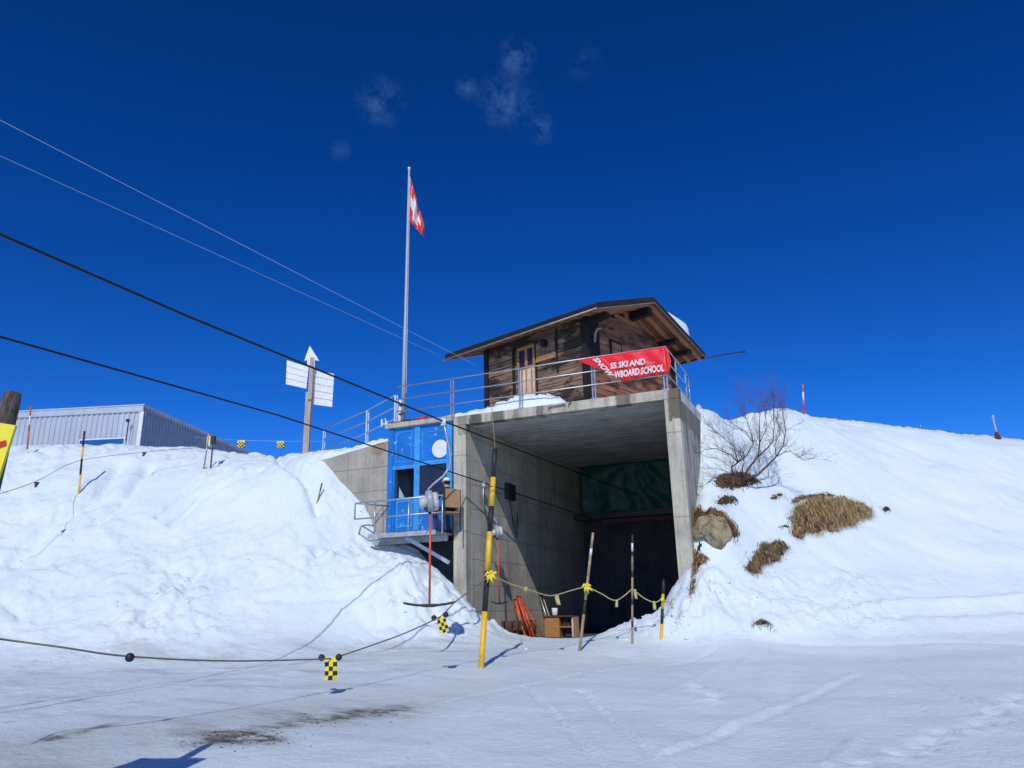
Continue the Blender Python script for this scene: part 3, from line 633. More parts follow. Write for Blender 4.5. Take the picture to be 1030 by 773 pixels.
# banner on the railing
def cloth_mat(name, c):
    m, nt, bs = nodes(name); v = mapping(nt); f = noise(nt, v, 3, 4); L(nt, ramp(nt, f, [(.3, tuple(x*.8 for x in c)), (.7, c)]), bs.inputs['Base Color'])
    bs.inputs['Roughness'].default_value = .45; bump(nt, bs, noise(nt, v, 2.2, 3), .5, .06); return m
M['banner'] = cloth_mat('red_banner', (.86,.012,.022)); M['flag_red'] = cloth_mat('flag_red', (.72,.05,.035)); M['flag_white'] = cloth_mat('flag_white', (.82,.80,.80))
ban = empty('banner', mw=MF); tag(ban, 'red ski school banner with white lettering tied to the deck railing', 'banner')
def bpt(u, v, d=-.06): p = fac(u, v, d); return np.array([p[0], d, p[2]])
def sheet(name, poly, d, mat, par, nseg=24, amp=.012):    # quad sheet with ripples: poly = TL,TR,BR,BL pixel corners
    TL, TR, BR, BL = [bpt(*q, d) for q in poly]; mb = MB(); vs = []; n, k = nseg, 10
    for i in range(n+1):
        for j in range(k+1):
            s, t = i/n, j/k; p = (TL*(1-s)+TR*s)*(1-t)+(BL*(1-s)+BR*s)*t
            p[1] += amp*(sin(9*s+3*t)+.7*sin(21*s-5*t+1)); vs.append(p)
    mb.add(vs, [(i*(k+1)+j, (i+1)*(k+1)+j, (i+1)*(k+1)+j+1, i*(k+1)+j+1) for i in range(n) for j in range(k)])
    o = mb.build(name, mat, par, True); sd = o.modifiers.new('solid', 'SOLIDIFY'); sd.thickness = .004; return o
sheet('banner_cloth', [(599,359.5),(669,348.8),(672,375),(627,384)], -.03, M['banner'], ban)
sheet('folded_end', [(580,362.5),(606,358.5),(629,383.5),(616,377)], -.07, M['banner'], ban, 12, .006)
sheet('folded_end', [(668.5,349.5),(671,350),(675,364),(672.5,376)], -.055, M['banner'], ban, 6, .004)
def text(txt, u0, v0, u1, v1, hpx, d, par, ital=.0, stretch=1.):
    c = bpy.data.curves.new('lettering', 'FONT'); c.body = txt; c.extrude = .002; c.offset = .03; c.resolution_u = 3
    o = bpy.data.objects.new('tmp', c); COL.objects.link(o); bpy.context.view_layer.update()
    me = bpy.data.meshes.new_from_object(o.evaluated_get(bpy.context.evaluated_depsgraph_get())); bpy.data.objects.remove(o)
    co = np.array([v.co[:] for v in me.vertices]); x0, x1, y0, y1 = co[:,0].min(), co[:,0].max(), co[:,1].min(), co[:,1].max()
    P, Q = bpt(u0, v0, d), bpt(u1, v1, d); T = bpt(u0+(v1-v0)/(u1-u0)*hpx*0, v0-hpx, d)
    e = Q-P; up = T-P
    dep = co[:,2]; out = P+np.outer((co[:,0]-x0)/(x1-x0), e)+np.outer((co[:,1]-y0)/(y1-y0), up)+np.outer(dep, [0,-1,0])
    for vv, c3 in zip(me.vertices, out): vv.co = c3
    me.materials.clear(); me.materials.append(M['white'])
    o = bpy.data.objects.new('lettering', me); COL.objects.link(o); o.parent = par; return o
text('SS SKI AND', 614, 371.5, 649, 366.8, 6.2, -.085, ban)
text('WBOARD SCHOOL', 618, 380.8, 668, 373.6, 7.0, -.085, ban)
# the strip on the folded end runs steeply down
def text_dir(txt, p0, p1, w, d, par):
    o = text(txt, p0[0], p0[1], p0[0]+10, p0[1], 5, d, par); me = o.data
    co = np.array([v.co[:] for v in me.vertices]); s = (co[:,0]-co[:,0].min())/np.ptp(co[:,0]); t = (co[:,2]-co[:,2].min())/np.ptp(co[:,2])
    P, Q = bpt(*p0, d), bpt(*p1, d); Wd = bpt(p0[0]+w, p0[1]-w*.35, d)-P
    for vv, a, b, c3 in zip(me.vertices, s, t, co): q = P+(Q-P)*a+Wd*b; vv.co = (q[0], c3[1], q[2])
text_dir('SNOW', (594.5,362), (613.5,379.5), 6.5, -.105, ban)

# ------------------------------------------------------------------ wooden hut
E0 = at(600, 306, 18.0); HX = radians(48.3)
MH = Matrix.Translation((E0[0], E0[1], 0)) @ Matrix.Rotation(HX, 4, 'Z')
hx = np.array([cos(HX), sin(HX), 0]); hy = np.array([-sin(HX), cos(HX), 0])
def hloc(p): q = np.array(p)-np.array([E0[0], E0[1], 0]); return np.array([q @ hx, q @ hy, q[2]])
def hyp(u, v, x=.53): return hloc(hit(u, v, np.array([E0[0],E0[1],0])+hx*x, hx))   # on the long left wall
def hxp(u, v, y=.80): return hloc(hit(u, v, np.array([E0[0],E0[1],0])+hy*y, hy))   # on the gable wall
hut = empty('wooden_hut', mw=MH); tag(hut, 'old dark wooden alpine hut with a low gabled roof standing on the concrete deck', 'hut')
WD, LN, ZE, ZA = 5.72, 5.65, 7.54, 8.56
wx0, wx1, wy0, wy1 = .53, 5.15, .80, 0
wy1 = float(hyp(489, 380)[1]); HB = 4.9
def zroof(x): return ZE+(ZA-ZE)*(1-abs(x-WD/2)/(WD/2))
TR = .10
# walls of separate boards
mb = MB(); z = HB; k = 0
while z < zroof(wx0)-.2:
    h = .19; o_ = random.uniform(-.012, .012); mb.box(wx0+o_, wx0+.1, wy0+.02, wy1-.02, z+.006, min(z+h-.004, zroof(wx0)-.14)); z += h
mb.build('side_wall', M['hut_wood'], hut, bevel=.01)
mb = MB().box(wx1-.1, wx1, wy0+.02, wy1-.02, HB, zroof(wx1)-.14); mb.build('side_wall', M['hut_wood'], hut)
for (yy, sgn) in ((wy0, 1), (wy1-.1, -1)):
    mb = MB(); z = HB
    while z < ZA-.22:
        h = .19; zt_ = z+h-.004; x0, x1 = wx0, wx1
        if zt_ > zroof(wx0)-.14:
            e = (zt_+.14-ZE)/(ZA-ZE)*(WD/2); x0 = max(wx0, e); x1 = min(wx1, WD-e)
        if x1-x0 > .1:
            o_ = random.uniform(-.012, .012); mb.box(x0, x1, yy+(o_ if sgn > 0 else 0), yy+.1, z+.006, zt_)
        z += h
    mb.build('gable_wall', M['hut_gable'], hut, bevel=.01)
MB().box(wx0+.1,wx1-.1,wy0+.1,wy1-.1,HB+.02,HB+.1).build('floor', M['hut_black'], hut)
# dark lining behind the boards (closes the gaps)
MB().box(wx0+.101,wx0+.12,wy0+.1,wy1-.1,HB,zroof(wx0)-.15).box(wx0+.1,wx1-.1,wy0+.101,wy0+.12,HB,zroof(wx0)-.15).build('lining', M['hut_black'], hut)
for (x, y) in ((wx0-.05, wy0-.05), (wx0-.05, wy1-.12)):
    MB().box(x, x+.17, y, y+.17, HB, zroof(wx0)-.16).build('corner_post', M['hut_black'], hut, bevel=.01)
MB().box(wx0+.125, wx0+.62, wy0-.04, wy0-.014, 6.55, zroof(wx0)-.10).build('corner_board', M['hut_black'], hut)
MB().box(wx1-.15,wx1+.03,wy0-.05,wy0+.12,HB,zroof(wx1)-.16).build('corner_post', M['hut_black'], hut)
# roof planes, underside boards, rafters, barge boards, gutter
def roofquad(x0, x1, y0, y1, o0, o1):
    return [(x0,y0,zroof(x0)+o0),(x1,y0,zroof(x1)+o0),(x1,y1,zroof(x1)+o0),(x0,y1,zroof(x0)+o0),(x0,y0,zroof(x0)+o1),(x1,y0,zroof(x1)+o1),(x1,y1,zroof(x1)+o1),(x0,y1,zroof(x0)+o1)]
for x0, x1 in ((0, WD/2), (WD/2, WD)):
    MB().hexa(roofquad(x0, x1, 0, LN, -.045, .0)).build('roof', M['roof'], hut)
    mb = MB(); n = 14
    for i in range(n):      # boards under the roof
        s0 = x0+(x1-x0)*i/n; s1 = x0+(x1-x0)*(i+.93)/n; mb.hexa(roofquad(s0, s1, .03, LN-.03, -.075, -.047))
    mb.build('soffit', M['soffit'], hut)
    mb = MB()
    for y in list(np.arange(.10, LN, .36)): mb.hexa(roofquad(x0+.04*(x0 == 0), x1-.04*(x1 == WD), y, y+.09, -.185, -.077))
    mb.build('rafters', M['rafter'], hut)
    MB().hexa(roofquad(x0, x1, -.035, -.002, -.12, .05)).build('barge_board', M['hut_black'], hut); MB().hexa(roofquad(x0, x1, LN+.002, LN+.035, -.13, .012)).build('barge_board', M['hut_black'], hut)
    mb = MB(); mb.hexa(roofquad(x0+.02, x1-.0, -.052, -.037, -.145, -.12)); mb.build('barge_strip', M['gutter'], hut)
MB().hexa(roofquad(-.035,-.002,-.03,LN+.03,-.12,.03)).build('eave_board', M['hut_black'], hut)
MB().tube([(-.065,-.05,zroof(0)-.145),(-.065,LN+.12,zroof(0)-.165)], .026, 8).build('gutter', M['gutter'], hut, True)
MB().hexa(roofquad(WD+.002,WD+.035,-.03,LN+.03,-.10,.012)).build('eave_board', M['hut_black'], hut)
# purlins carrying the overhang
for x in (WD/2-.1, wx0+.02, wx1-.2):
    MB().box(x, x+.2, .12, wy0-.015, zroof(x)-.43 if x > 1 and x < 4 else zroof(x)-.36, zroof(x+.1 if x > 4 else x)-.19).build('purlin', M['hut_black'], hut, bevel=.01)
for x in (4.3,): MB().box(x, x+.16, .15, wy0-.015, zroof(x+.16 if x>3 else x)-.35, zroof(x+.16 if x > 3 else x)-.19).build('purlin', M['hut_black'], hut, bevel=.01)
q = hyp(550, 337); MB().box(.3, wx0-.02, q[1]-.07, q[1]+.07, 7.02, 7.2).build('beam_end', M['hut_black'], hut)
# curved brace by the corner
q = hxp(600, 336, .72); MB().tube([(q[0]-.13,.7,q[2]-.28),(q[0]-.13,.68,q[2]-.05),(q[0]-.04,.66,q[2]+.12),(q[0]+.12,.66,q[2]+.16)], [.03,.04,.04,.02], 8).build('brace', M['post_wood'], hut, True)
# door, window and shutter on the left wall
X = wx0
y_l, y_r = hyp(522, 380)[1], hyp(539.5, 380)[1]; zd1 = hyp(530, 349)[2]; zdm = hyp(530, 371)[2]
door = MB().box(X-.05, X-.018, y_r+.03, y_l-.03, HB+.05, zdm-.02).build('door', M['door_pale'], hut)
MB().box(X-.062,X-.051,y_r+.10,y_r+.14,HB+.1,zdm-.05).box(X-.062,X-.051,(y_l+y_r)/2-.02,(y_l+y_r)/2+.02,HB+.1,zdm-.05).build('door_batten', M['wood_orange'], door)
fr = MB()
fr.box(X-.07,X-.015,y_l-.06,y_l,zdm-.02,zd1).box(X-.07,X-.015,y_r,y_r+.06,zdm-.02,zd1).box(X-.07,X-.015,y_r+.06,y_l-.06,zd1-.09,zd1).box(X-.07,X-.015,y_r+.06,y_l-.06,zdm-.02,zdm+.05).box(X-.07,X-.015,(y_l+y_r)/2-.05,(y_l+y_r)/2+.03,zdm+.05,zd1-.09)
fo = fr.build('door_frame', M['wood_orange'], hut, bevel=.006)
MB().box(X-.03,X-.016,y_r+.06,(y_l+y_r)/2-.05,zdm+.05,zd1-.09).build('pane', M['glass_dark'], fo); MB().box(X-.03,X-.016,(y_l+y_r)/2+.03,y_l-.06,zdm+.05,zd1-.09).build('pane', M['glass_dark'], fo)
s0, s1 = hyp(560, 360)[1], hyp(540.5, 360)[1]; zs1, zs0 = hyp(550, 343)[2], hyp(550, 362)[2]
mb = MB(); nb = 4
for i in range(nb): mb.box(X-.06,X-.018,s0+(s1-s0)*i/nb+.006,s0+(s1-s0)*(i+1)/nb-.004,zs0,zs1)
sh = mb.build('shutter', M['hut_wood'], hut, bevel=.005); MB().box(X-.08,X-.061,s0,s1,zs0-.03,zs0+.05).build('shutter_batten', M['wood_orange'], sh)
MB().box(X-.045,X-.015,s1+.0,s1+.035,HB+.2,zs1+.1).build('wall_batten', M['hut_black'], hut); MB().box(X-.045,X-.015,s0-.06,s0-.02,6.2,zs1+.25).build('wall_batten', M['hut_black'], hut)
y2 = hyp(518,380)[1]; MB().box(X-.06,X-.016,y2-.03,y2+.05,HB+.05,zd1+.05).build('wall_batten', M['hut_black'], hut)
# gable window
w0, w1 = hxp(613, 350), hxp(624, 350)
wf = MB().box(w0[0],w1[0],wy0-.05,wy0-.013,w0[2]-.35,w0[2]+.25).build('window', M['hut_black'], hut); MB().box(w0[0]+.06,w1[0]-.06,wy0-.056,wy0-.051,w0[2]-.28,w0[2]+.18).build('pane', M['hut_gable'], wf)
# snow slab on the right roof slope
mb = MB(); vs = []; n, k = 16, 14
for i in range(n+1):
    for j in range(k+1):
        s, t = i/n, j/k; x = 3.35+1.75*s; y = .04+3.4*t**1.7
        e = min(1, 12*max(0, 1-s))**.5*min(1, 12*t)**.5*min(1, 5*(1-t)+.05)*(0 if j == 0 else 1)
        vs.append((x, y, zroof(x)+.004+-.006+(.05+.50*min(1, s/.85)**.8)*e))
mb.add(vs, [(i*(k+1)+j, (i+1)*(k+1)+j, (i+1)*(k+1)+j+1, i*(k+1)+j+1) for i in range(n) for j in range(k)])
tag(mb.build('roof_snow', M['snow_clean'], None, True, mw=MH), 'thick white snow slab left on the right roof slope of the hut', 'snow')
# long pipe sticking out behind the roof
pa, pb = at(700, 362, 23.2), at(748, 354, 23.5)
ar = empty('antenna_arm', loc=tuple(pa)); tag(ar, 'thin dark rod with a small knob sticking out right of the hut roof', 'antenna')
v3 = Vector(pb-pa); base_ = np.array([hloc(pa)[0]*0, 0, 0])
MB().tube([(-1.4,.2,-.05),(0,0,0), v3*.5+Vector((0,0,.015)), v3], .02, 6).build('rod', M['dark_steel'], ar, True); MB().ball(v3, .045, 6, 1.6, 1, 1).build('knob', M['dark_steel'], ar, True)

# ------------------------------------------------------------------ flagpole
fb = fac(398, 420, .35); fbase = W(-7.52, .35, zc+.12); ftop = at(411.5, 171, fbase[1])
fp = empty('flagpole', loc=tuple(fbase)); tag(fp, 'tall leaning grey flagpole beside the blue cabin', 'flagpole')
vt = Vector(ftop-fbase)
MB().tube([(0,0,0), vt*.35, vt*.36, vt], [.055,.05,.042,.028], 10).build('pole', M['pole_grey'], fp, True)
MB().ball(vt+Vector((0,0,.05)), .045, 6).build('finial', M['white'], fp, True)
MB().tube([(-.10,.0,-.25),(-.08,.0,.75)], .045, 8).build('stay_pipe', M['white'], fp, True)
for k in (.1,.35,.6): MB().disc(vt*(k/vt.length)+Vector((-.04,0,0)), (0,0,1), .085, .04, 12).build('clamp', M['dark_steel'], fp)
MB().tube([vt*.12+Vector((.07,-.02,0)), vt*.5+Vector((.055,-.02,0)), vt*.97+Vector((.035,0,0))], .006, 5).build('halyard', M['white'], fp)
mb = MB(); n, k = 22, 22; vs = []
Yp = fbase[1]
for i in range(n+1):
    for j in range(k+1):
        s, t = i/n, j/k
        u = 412.4+14*s-1.6*t*(1-s) + 1.2*sin(7*s+4*t)*s*(1-s); v_ = 177+48*s**.92+t*(42-28*s)
        dY = .16*sin(11*s+2.2*t)*(.25+s)
        vs.append(at(u, v_, Yp+dY))
for j in range(n*k):
    pass
fs = []; 
mb.add(vs, [])
for i in range(n):
    for j in range(k):
        s, t = (i+.5)/n, (j+.5)/k; w = (abs(s-.42) < .14 and abs(t-.5) < .36) or (abs(t-.5) < .15 and abs(s-.42) < .34) or (s < .06)
        mb.f.append((i*(k+1)+j, (i+1)*(k+1)+j, (i+1)*(k+1)+j+1, i*(k+1)+j+1)); mb.mi.append(1 if w else 0)
fl = mb.build('flag', [M['flag_red'], M['flag_white']], None, True); tag(fl, 'limp red flag with a white cross hanging from the flagpole top', 'flag')

# ------------------------------------------------------------------ sign post with white boards
sb = at(308, 452, 25.); stp = at(314, 352, 25.)
sb[2] = ground(sb[0], sb[1])-.2
sp = empty('sign_post', loc=tuple(sb)); tag(sp, 'wooden post carrying two stacks of white direction boards and a white arrow', 'signpost')
ss = lambda u, v: Vector(at(u, v, 24.9)-sb)
MB().bar((0,0,0), Vector(at(311,395,25.)-sb), .20, .16, (0,1,0)).build('post', M['post_wood'], sp, bevel=.01)
MB().bar(Vector(at(311.5,402,24.88)-sb), Vector(at(314,360,24.88)-sb), .13, .06, (0,1,0)).build('post_extension', M['post_wood'], sp)
def quadplate(name, L4, nrow, d):
    TL, TR, BR, BL = L4
    for i in range(nrow):
        t0, t1 = i/nrow, (i+.93)/nrow; f_ = lambda A, B, t: (A[0]*(1-t)+B[0]*t, A[1]*(1-t)+B[1]*t)
        c4 = [f_(TL, BL, t0), f_(TR, BR, t0), f_(TR, BR, t1), f_(TL, BL, t1)]
        MB().plate([Vector(at(*c, 25.+d)-sb) for c in c4], (0,1,0), .03).build(name, M['white'], sp)
quadplate('direction_board', [(288.5,362.5),(310.5,369.5),(308,391.5),(287.5,387)], 4, .1)
quadplate('direction_board', [(313.5,371.5),(336,376.5),(334,410),(312.5,407)], 5, .12)
MB().plate([ss(*p) for p in [(311.5,348),(321,363),(316.5,362.5),(316.5,370),(309,369),(309,362.5),(306,363)]], (0,1,0), .03).build('arrow_board', M['white'], sp)

# ------------------------------------------------------------------ metal hall
hc = at(145, 408, 35.); mbd = empty('metal_hall', loc=(hc[0], hc[1], 0), rz=radians(84-90+0)); 
mbd.rotation_euler = (0, 0, radians(-6)); tag(mbd, 'long grey corrugated metal hall behind the snow crest on the left', 'building')
ZT = hc[2]; ZB_ = 4.2
def corr(name, length, axis_, mat, z0, z1, rib=.27, depth=.045):
    mb = MB(); n = int(length/rib); prof = []
    for i in range(n):
        x = i*rib; prof += [(x, 0), (x+rib*.42, 0), (x+rib*.52, depth), (x+rib*.9, depth)]
    prof.append((n*rib, 0)); vs = []
    for x, o in prof:
        for z in (z0, z1): vs.append((-x, -o, z) if axis_ == 'x' else (o, x, z))
    mb.add(vs, [(2*i, 2*i+2, 2*i+3, 2*i+1) for i in range(len(prof)-1)]); return mb.build(name, mat, mbd)
M['sheet'] = simple('pale_metal_sheet', (.50,.54,.57), .45, .3, .22, .8, 0, (1,1,.25)); M['sheet_shaded'] = simple('shaded_metal_sheet', (.30,.33,.37), .45, .3, .12, 1.5, 0)  # second sheet is a darker copy, side wall's shade put into the colour
corr('front_wall', 30, 'x', M['sheet'], ZB_, ZT-.30); corr('side_wall', 22, 'y', M['sheet_shaded'], ZB_, ZT-.10)
MB().box(-30, .03, -.09, -.0, ZT-.32, ZT-.02).box(-30,.09,-.12,.02,ZT-.02,ZT+.04).box(.02,.09,.02,22,ZT-.12,ZT+.03).build('fascia', M['sheet'], mbd)
MB().box(-.12,.07,-.08,-.046,ZB_,ZT-.32).build('corner_trim', M['white'], mbd)
MB().box(-30, 0, .02, 22, ZT-.3, ZT-.05).build('roof', M['sheet_shaded'], mbd)
MB().box(-30, -.02, 21.9, 22, ZB_, ZT-.3).box(-30.05,-29.95,.05,21.9,ZB_,ZT-.3).build('rear_wall', M['sheet_shaded'], mbd)
for x0, x1, z1 in ((-3.0,-.75,8.28),(-6.4,-4.6,8.1),(-9.3,-6.7,8.0)):
    f_ = MB().box(x0-.05,x1+.05,-.10,-.046,7.1,z1+.06).build('window', M['white'], mbd); MB().box(x0,x1,-.115,-.101,7.15,z1).build('pane', M['blue_glass'], f_)
lp = Vector((-.5,-.3,8.1)); lm = MB().tube([lp, lp+Vector((0,0,1.0))], .025, 6).tube([lp+Vector((0,0,1.)), lp+Vector((.0,-.12,.98))], .08, 10).build('wall_lamp', M['dark_steel'], mbd)
# snow ledge on the hall's side
q = 6.0; MB().box(.05,.30,q,q+.5,ZT-.75,ZT-.2).build('vent', M['white'], mbd)

# ------------------------------------------------------------------ lift cables and wires
def cable(name, pts, r, mat, label, cat='cable', group=None, n=8, sub=24, sag=0.):
    P = [Vector(p) for p in pts]; out = []
    for p, q in zip(P[:-1], P[1:]):
        for i in range(sub): t = i/sub; w = p.lerp(q, t); w.z -= sag*4*t*(1-t); out.append(w)
    out.append(P[-1]); o = MB().tube(out, r, n).build(name, mat, None, True); return tag(o, label, cat, group)
c1a, c1b = at(0, 236, 6.8), at(640, 498, 26.); e = c1b-c1a
CP1 = c1a-e*.45
cable('drag_cable', [CP1, c1a, at(190,319,8.9), at(446,424,14.), c1b], .0165, M['cable'], 'upper thick black lift cable running down from the left into the tunnel')
c2a, c2b = at(0, 339, 7.6), at(612, 527, 26.); e = c2b-c2a
cable('drag_cable', [c2a-e*.45, c2a, at(280,418,13.), c2b], .0145, M['cable'], 'lower thick black lift cable running down from the left into the tunnel')
w1a, w1b = at(0, 121, 16.), hit(487, 372, E0*np.array([1,1,0])+hx*.5, hx)
cable('power_wire', [w1a-(w1b-w1a)*.5, w1a, w1b], .006, M['thin_wire'], 'upper thin pale overhead wire crossing the sky to the hut', 'wire', n=5)
w2a, w2b = at(0, 157, 17.), at(447, 360, 22.2)
cable('power_wire', [w2a-(w2b-w2a)*.5, w2a, w2b], .0045, M['thin_wire'], 'lower thin pale overhead wire ending at the rear eave of the hut', 'wire', n=5)

# ------------------------------------------------------------------ T-bars
def make_tbar(name, Y, pts, stem, cross, rscale, label):
    o = empty(name, loc=tuple(at(*pts[0], Y))); o0 = np.array(o.location); tag(o, label, 'T-bar', 'T-bars hanging from the lift cable')
    g = lambda u, v, dy=0: Vector(at(u, v, Y+dy)-o0); s = rscale
    MB().box(-.05*s,.05*s,-.04*s,.04*s,-.09*s,.05*s).disc((0,0,.0), (0,1,0), .06*s, .09*s, 16).build('cable_clamp', M['steel'], o, bevel=.006)
    MB().tube([g(*p) for p in pts], .022*s, 10).build('hanger_arm', M['steel'], o, True)
    c = g(*stem[0]); 
    b = MB(); b.disc(c+Vector((-.02*s,0,.14*s)), (1,.25,.12), .20*s, .10*s, 28); b.build('reel_drum', M['plastic_grey'], o, True)
    MB().disc(c+Vector((.08*s,0.02,.14*s)), (1,.25,.12), .17*s, .09*s, 28).disc(c+Vector((-.13*s,-.03,.11*s)), (1,.25,.12), .10*s, .14*s, 20).build('reel_cover', M['plastic_clear'], o, True)
    MB().tube([c+Vector((-.10*s,0,.06*s)), c+Vector((0,0,-.07*s))], [.07*s,.035*s], 10).build('rope_guide', M['dark_steel'], o, True)
    MB().tube([c+Vector((0,0,-.02)), g(*stem[1])], .021*s, 10).build('stem', M['orange'], o, True)
    e = g(*stem[1]); hw = cross/2
    MB().tube([e+Vector((hw*k, 0, (.035*k*k-.02)*s*1.6)) for k in np.linspace(-1, 1, 13)], [.014*s]+[.022*s]*4+[.03*s]*3+[.022*s]*4+[.014*s], 10).build('crossbar', M['black'], o, True)
    return o
make_tbar('t_bar', 14., [(446,424),(448.5,436),(452,450),(453.5,462),(452,470),(446,479),(436,487),(431,492),(430,497)], [(433,512),(432,607.5)], .95, 1.0, 'large T-bar with orange stem hanging in front of the blue cabin')
make_tbar('t_bar', 19.4, [(486.5,487),(486,500),(488,510),(494,518),(499,524),(500,530)], [(500.5,540),(502.5,606)], .42, .85, 'smaller T-bar with orange stem hanging at the left tunnel wall behind the yellow pole')

# ------------------------------------------------------------------ marker poles
def banded(name, base, top, r, bands, label, group=None, cat='marker pole', tip=None):
    b, t = Vector(base), Vector(top); o = empty(name, loc=b); tag(o, label, cat, group); e = t-b
    prev = 0
    for k, mt in bands:
        MB().tube([e*prev+(-e.normalized()*.25 if prev == 0 else Vector()), e*k], r*(1-.1*prev), 10).build('band', M[mt], o, True); prev = k
    return o
ybase = snow_hit(484, 672, Z); ytop = at(498, 452, ybase[1]+.15)
yp = banded('marker_pole', ybase, ytop, .048, [(.24,'yellow'),(.42,'black'),(.60,'yellow'),(.72,'black'),(.86,'yellow'),(1.,'black')], 'tallest yellow and black banded pole leaning in front of the tunnel')
MB().tube([Vector(ytop-ybase), Vector(at(493.5,398,ybase[1]+.2)-ybase)], [.009,.004], 6).build('whip_tip', M['bamboo'], yp, True)
bk = Vector(at(496,489,ybase[1])-ybase); MB().tube([bk, bk+Vector((-.14,0,-.03)), bk+Vector((-.15,0,-.08)), bk+Vector((-.14,0,-.45)), bk+Vector((-.02,0,-.7))], .008, 6).build('rope_hook', M['black'], yp, True)
tagp = snow_hit(583, 655, Z); P2 = banded('marker_pole', tagp, at(596.5,536,tagp[1]), .028, [(.3,'bamboo'),(.42,'black'),(.62,'bamboo'),(.8,'bamboo'),(.86,'white'),(1.,'bamboo')], 'leaning brown wooden pole left of centre before the dark tunnel mouth', 'roped poles before the tunnel')
b3 = snow_hit(636, 648, Z); P3p = banded('marker_pole', b3, at(636,538,b3[1]), .022, [(.15,'bamboo'),(.2,'black'),(.35,'bamboo'),(.4,'black'),(.6,'bamboo'),(.66,'black'),(.8,'bamboo'),(.84,'black'),(.92,'white'),(1.,'black')], 'upright thin dark banded pole in the middle of the tunnel mouth', 'roped poles before the tunnel')
b4 = snow_hit(665, 643, Z); P4 = banded('marker_pole', b4, at(667.5,583,b4[1]), .030, [(.25,'yellow'),(.5,'black'),(.75,'yellow'),(1.,'black')], 'short yellow and black pole beside the right concrete pillar', 'roped poles before the tunnel')

def rope(pts, r, mat, label, group=None):
    P = [Vector(p) for p in pts]; out = []
    for a, b, c, d in zip([P[0]]+P[:-2], P[:-1], P[1:], P[2:]+[P[-1]]):
        for i in range(10):
            t = i/10; out.append(.5*((2*b)+(c-a)*t+(2*a-5*b+4*c-d)*t*t+(3*b-a-3*c+d)*t**3))
    out.append(P[-1]); return tag(MB().tube(out, r, 6).build('rope', M[mat], None, True), label, 'rope', group)
Y1, Y2, Y3, Y4 = ybase[1]+.0, tagp[1], b3[1], b4[1]; lerp = lambda a, b, t: a+(b-a)*t
R2 = [at(494,578,Y1-.06), at(512,587,lerp(Y1,Y2,.2)), at(532,593.5,lerp(Y1,Y2,.4)), at(550,599,lerp(Y1,Y2,.6)), at(560,598.5,lerp(Y1,Y2,.7)), at(575,594,lerp(Y1,Y2,.85)), at(590.5,590,Y2-.03)]
rope(R2, .010, 'rope_y', 'pale yellow rope sagging between the tall yellow pole and the brown pole')
R3 = [at(590.5,590,Y2-.03), at(605,597.5,lerp(Y2,Y3,.3)), at(620,604,lerp(Y2,Y3,.65)), at(636,592.5,Y3-.03)]
rope(R3, .010, 'rope_y', 'pale rope sagging between the brown pole and the thin banded pole')
R4 = [at(636,592.5,Y3-.03), at(648,602,lerp(Y3,Y4,.4)), at(659,606,lerp(Y3,Y4,.75)), at(666,602,Y4-.03)]
rope(R4, .010, 'rope_y', 'pale rope sagging between the thin banded pole and the short yellow pole')
pe = W(-.33, -.02, fac(685,592)[2]); R5 = [at(666,602,Y4-.03), at(675,606,lerp(Y4,pe[1],.5)), pe]
rope(R5, .010, 'rope_y', 'short pale rope tied from the short yellow pole to the right pillar')
def ribbon(u, v, Y, w, h, mat, label, ang=0., group='ribbons tied to the rope'):
    o = MB(); c = Vector(at(u, v, Y)); vs = []
    for i in range(5):
        t = i/4; 
        for s in (-1, 1): vs.append(c+Vector((s*w/2*(1-.2*t)+sin(ang)*h*t, .03*sin(4*t+s), -h*t)))
    o.add(vs, [(2*i, 2*i+1, 2*i+3, 2*i+2) for i in range(4)]); ob = o.build('rope_ribbon', M[mat], None, True); sd = ob.modifiers.new('s', 'SOLIDIFY'); sd.thickness = .012
    return tag(ob, label, 'ribbon', group)
ribbon(559.5,599,lerp(Y1,Y2,.7),.08,.17,'rope_y','pale ribbon on the rope left of the brown pole',.25)
ribbon(620.5,604,lerp(Y2,Y3,.65),.05,.13,'rope_y','small pale ribbon on the rope right of the brown pole',-.1)
ribbon(638.5,593,Y3-.05,.05,.18,'rope_y','pale ribbon knotted at the thin banded pole',.1)
ribbon(658,605,lerp(Y3,Y4,.7),.06,.16,'rope_y','pale ribbon hanging just left of the short yellow pole',0)
ribbon(675,606,Y4+.1,.04,.12,'rope_y','tiny pale ribbon between the short yellow pole and the pillar',.2)
def bow(u, v, Y, s, label):
    mb = MB(); c = Vector(at(u, v, Y))
    for a in (0.3, 1.5, 2.6, 3.7, 4.6, 5.5):
        l = s*random.uniform(.7, 1.1); mb.tube([c, c+Vector((cos(a)*l*.5, -.03, sin(a)*l*.5)), c+Vector((cos(a+.4)*l*.9, -.02, sin(a+.4)*l*.9-.05))], [s*.16,s*.22,s*.05], 5)
    return tag(mb.build('tape_bow', M['tape'], None, True), label, 'tape', 'yellow tape bows on the poles')
bow(494,578,Y1-.08,.13,'yellow and black tape bunch tied on the tall banded pole')
bow(590.5,590,Y2-.06,.13,'bright yellow tape bow tied on the brown pole'); bow(666,602,Y4-.05,.05,'small yellow tape knot tied on the short pole')
bow(529,592,lerp(Y1,Y2,.4),.05,'little yellow tape knot in the middle of the left rope')

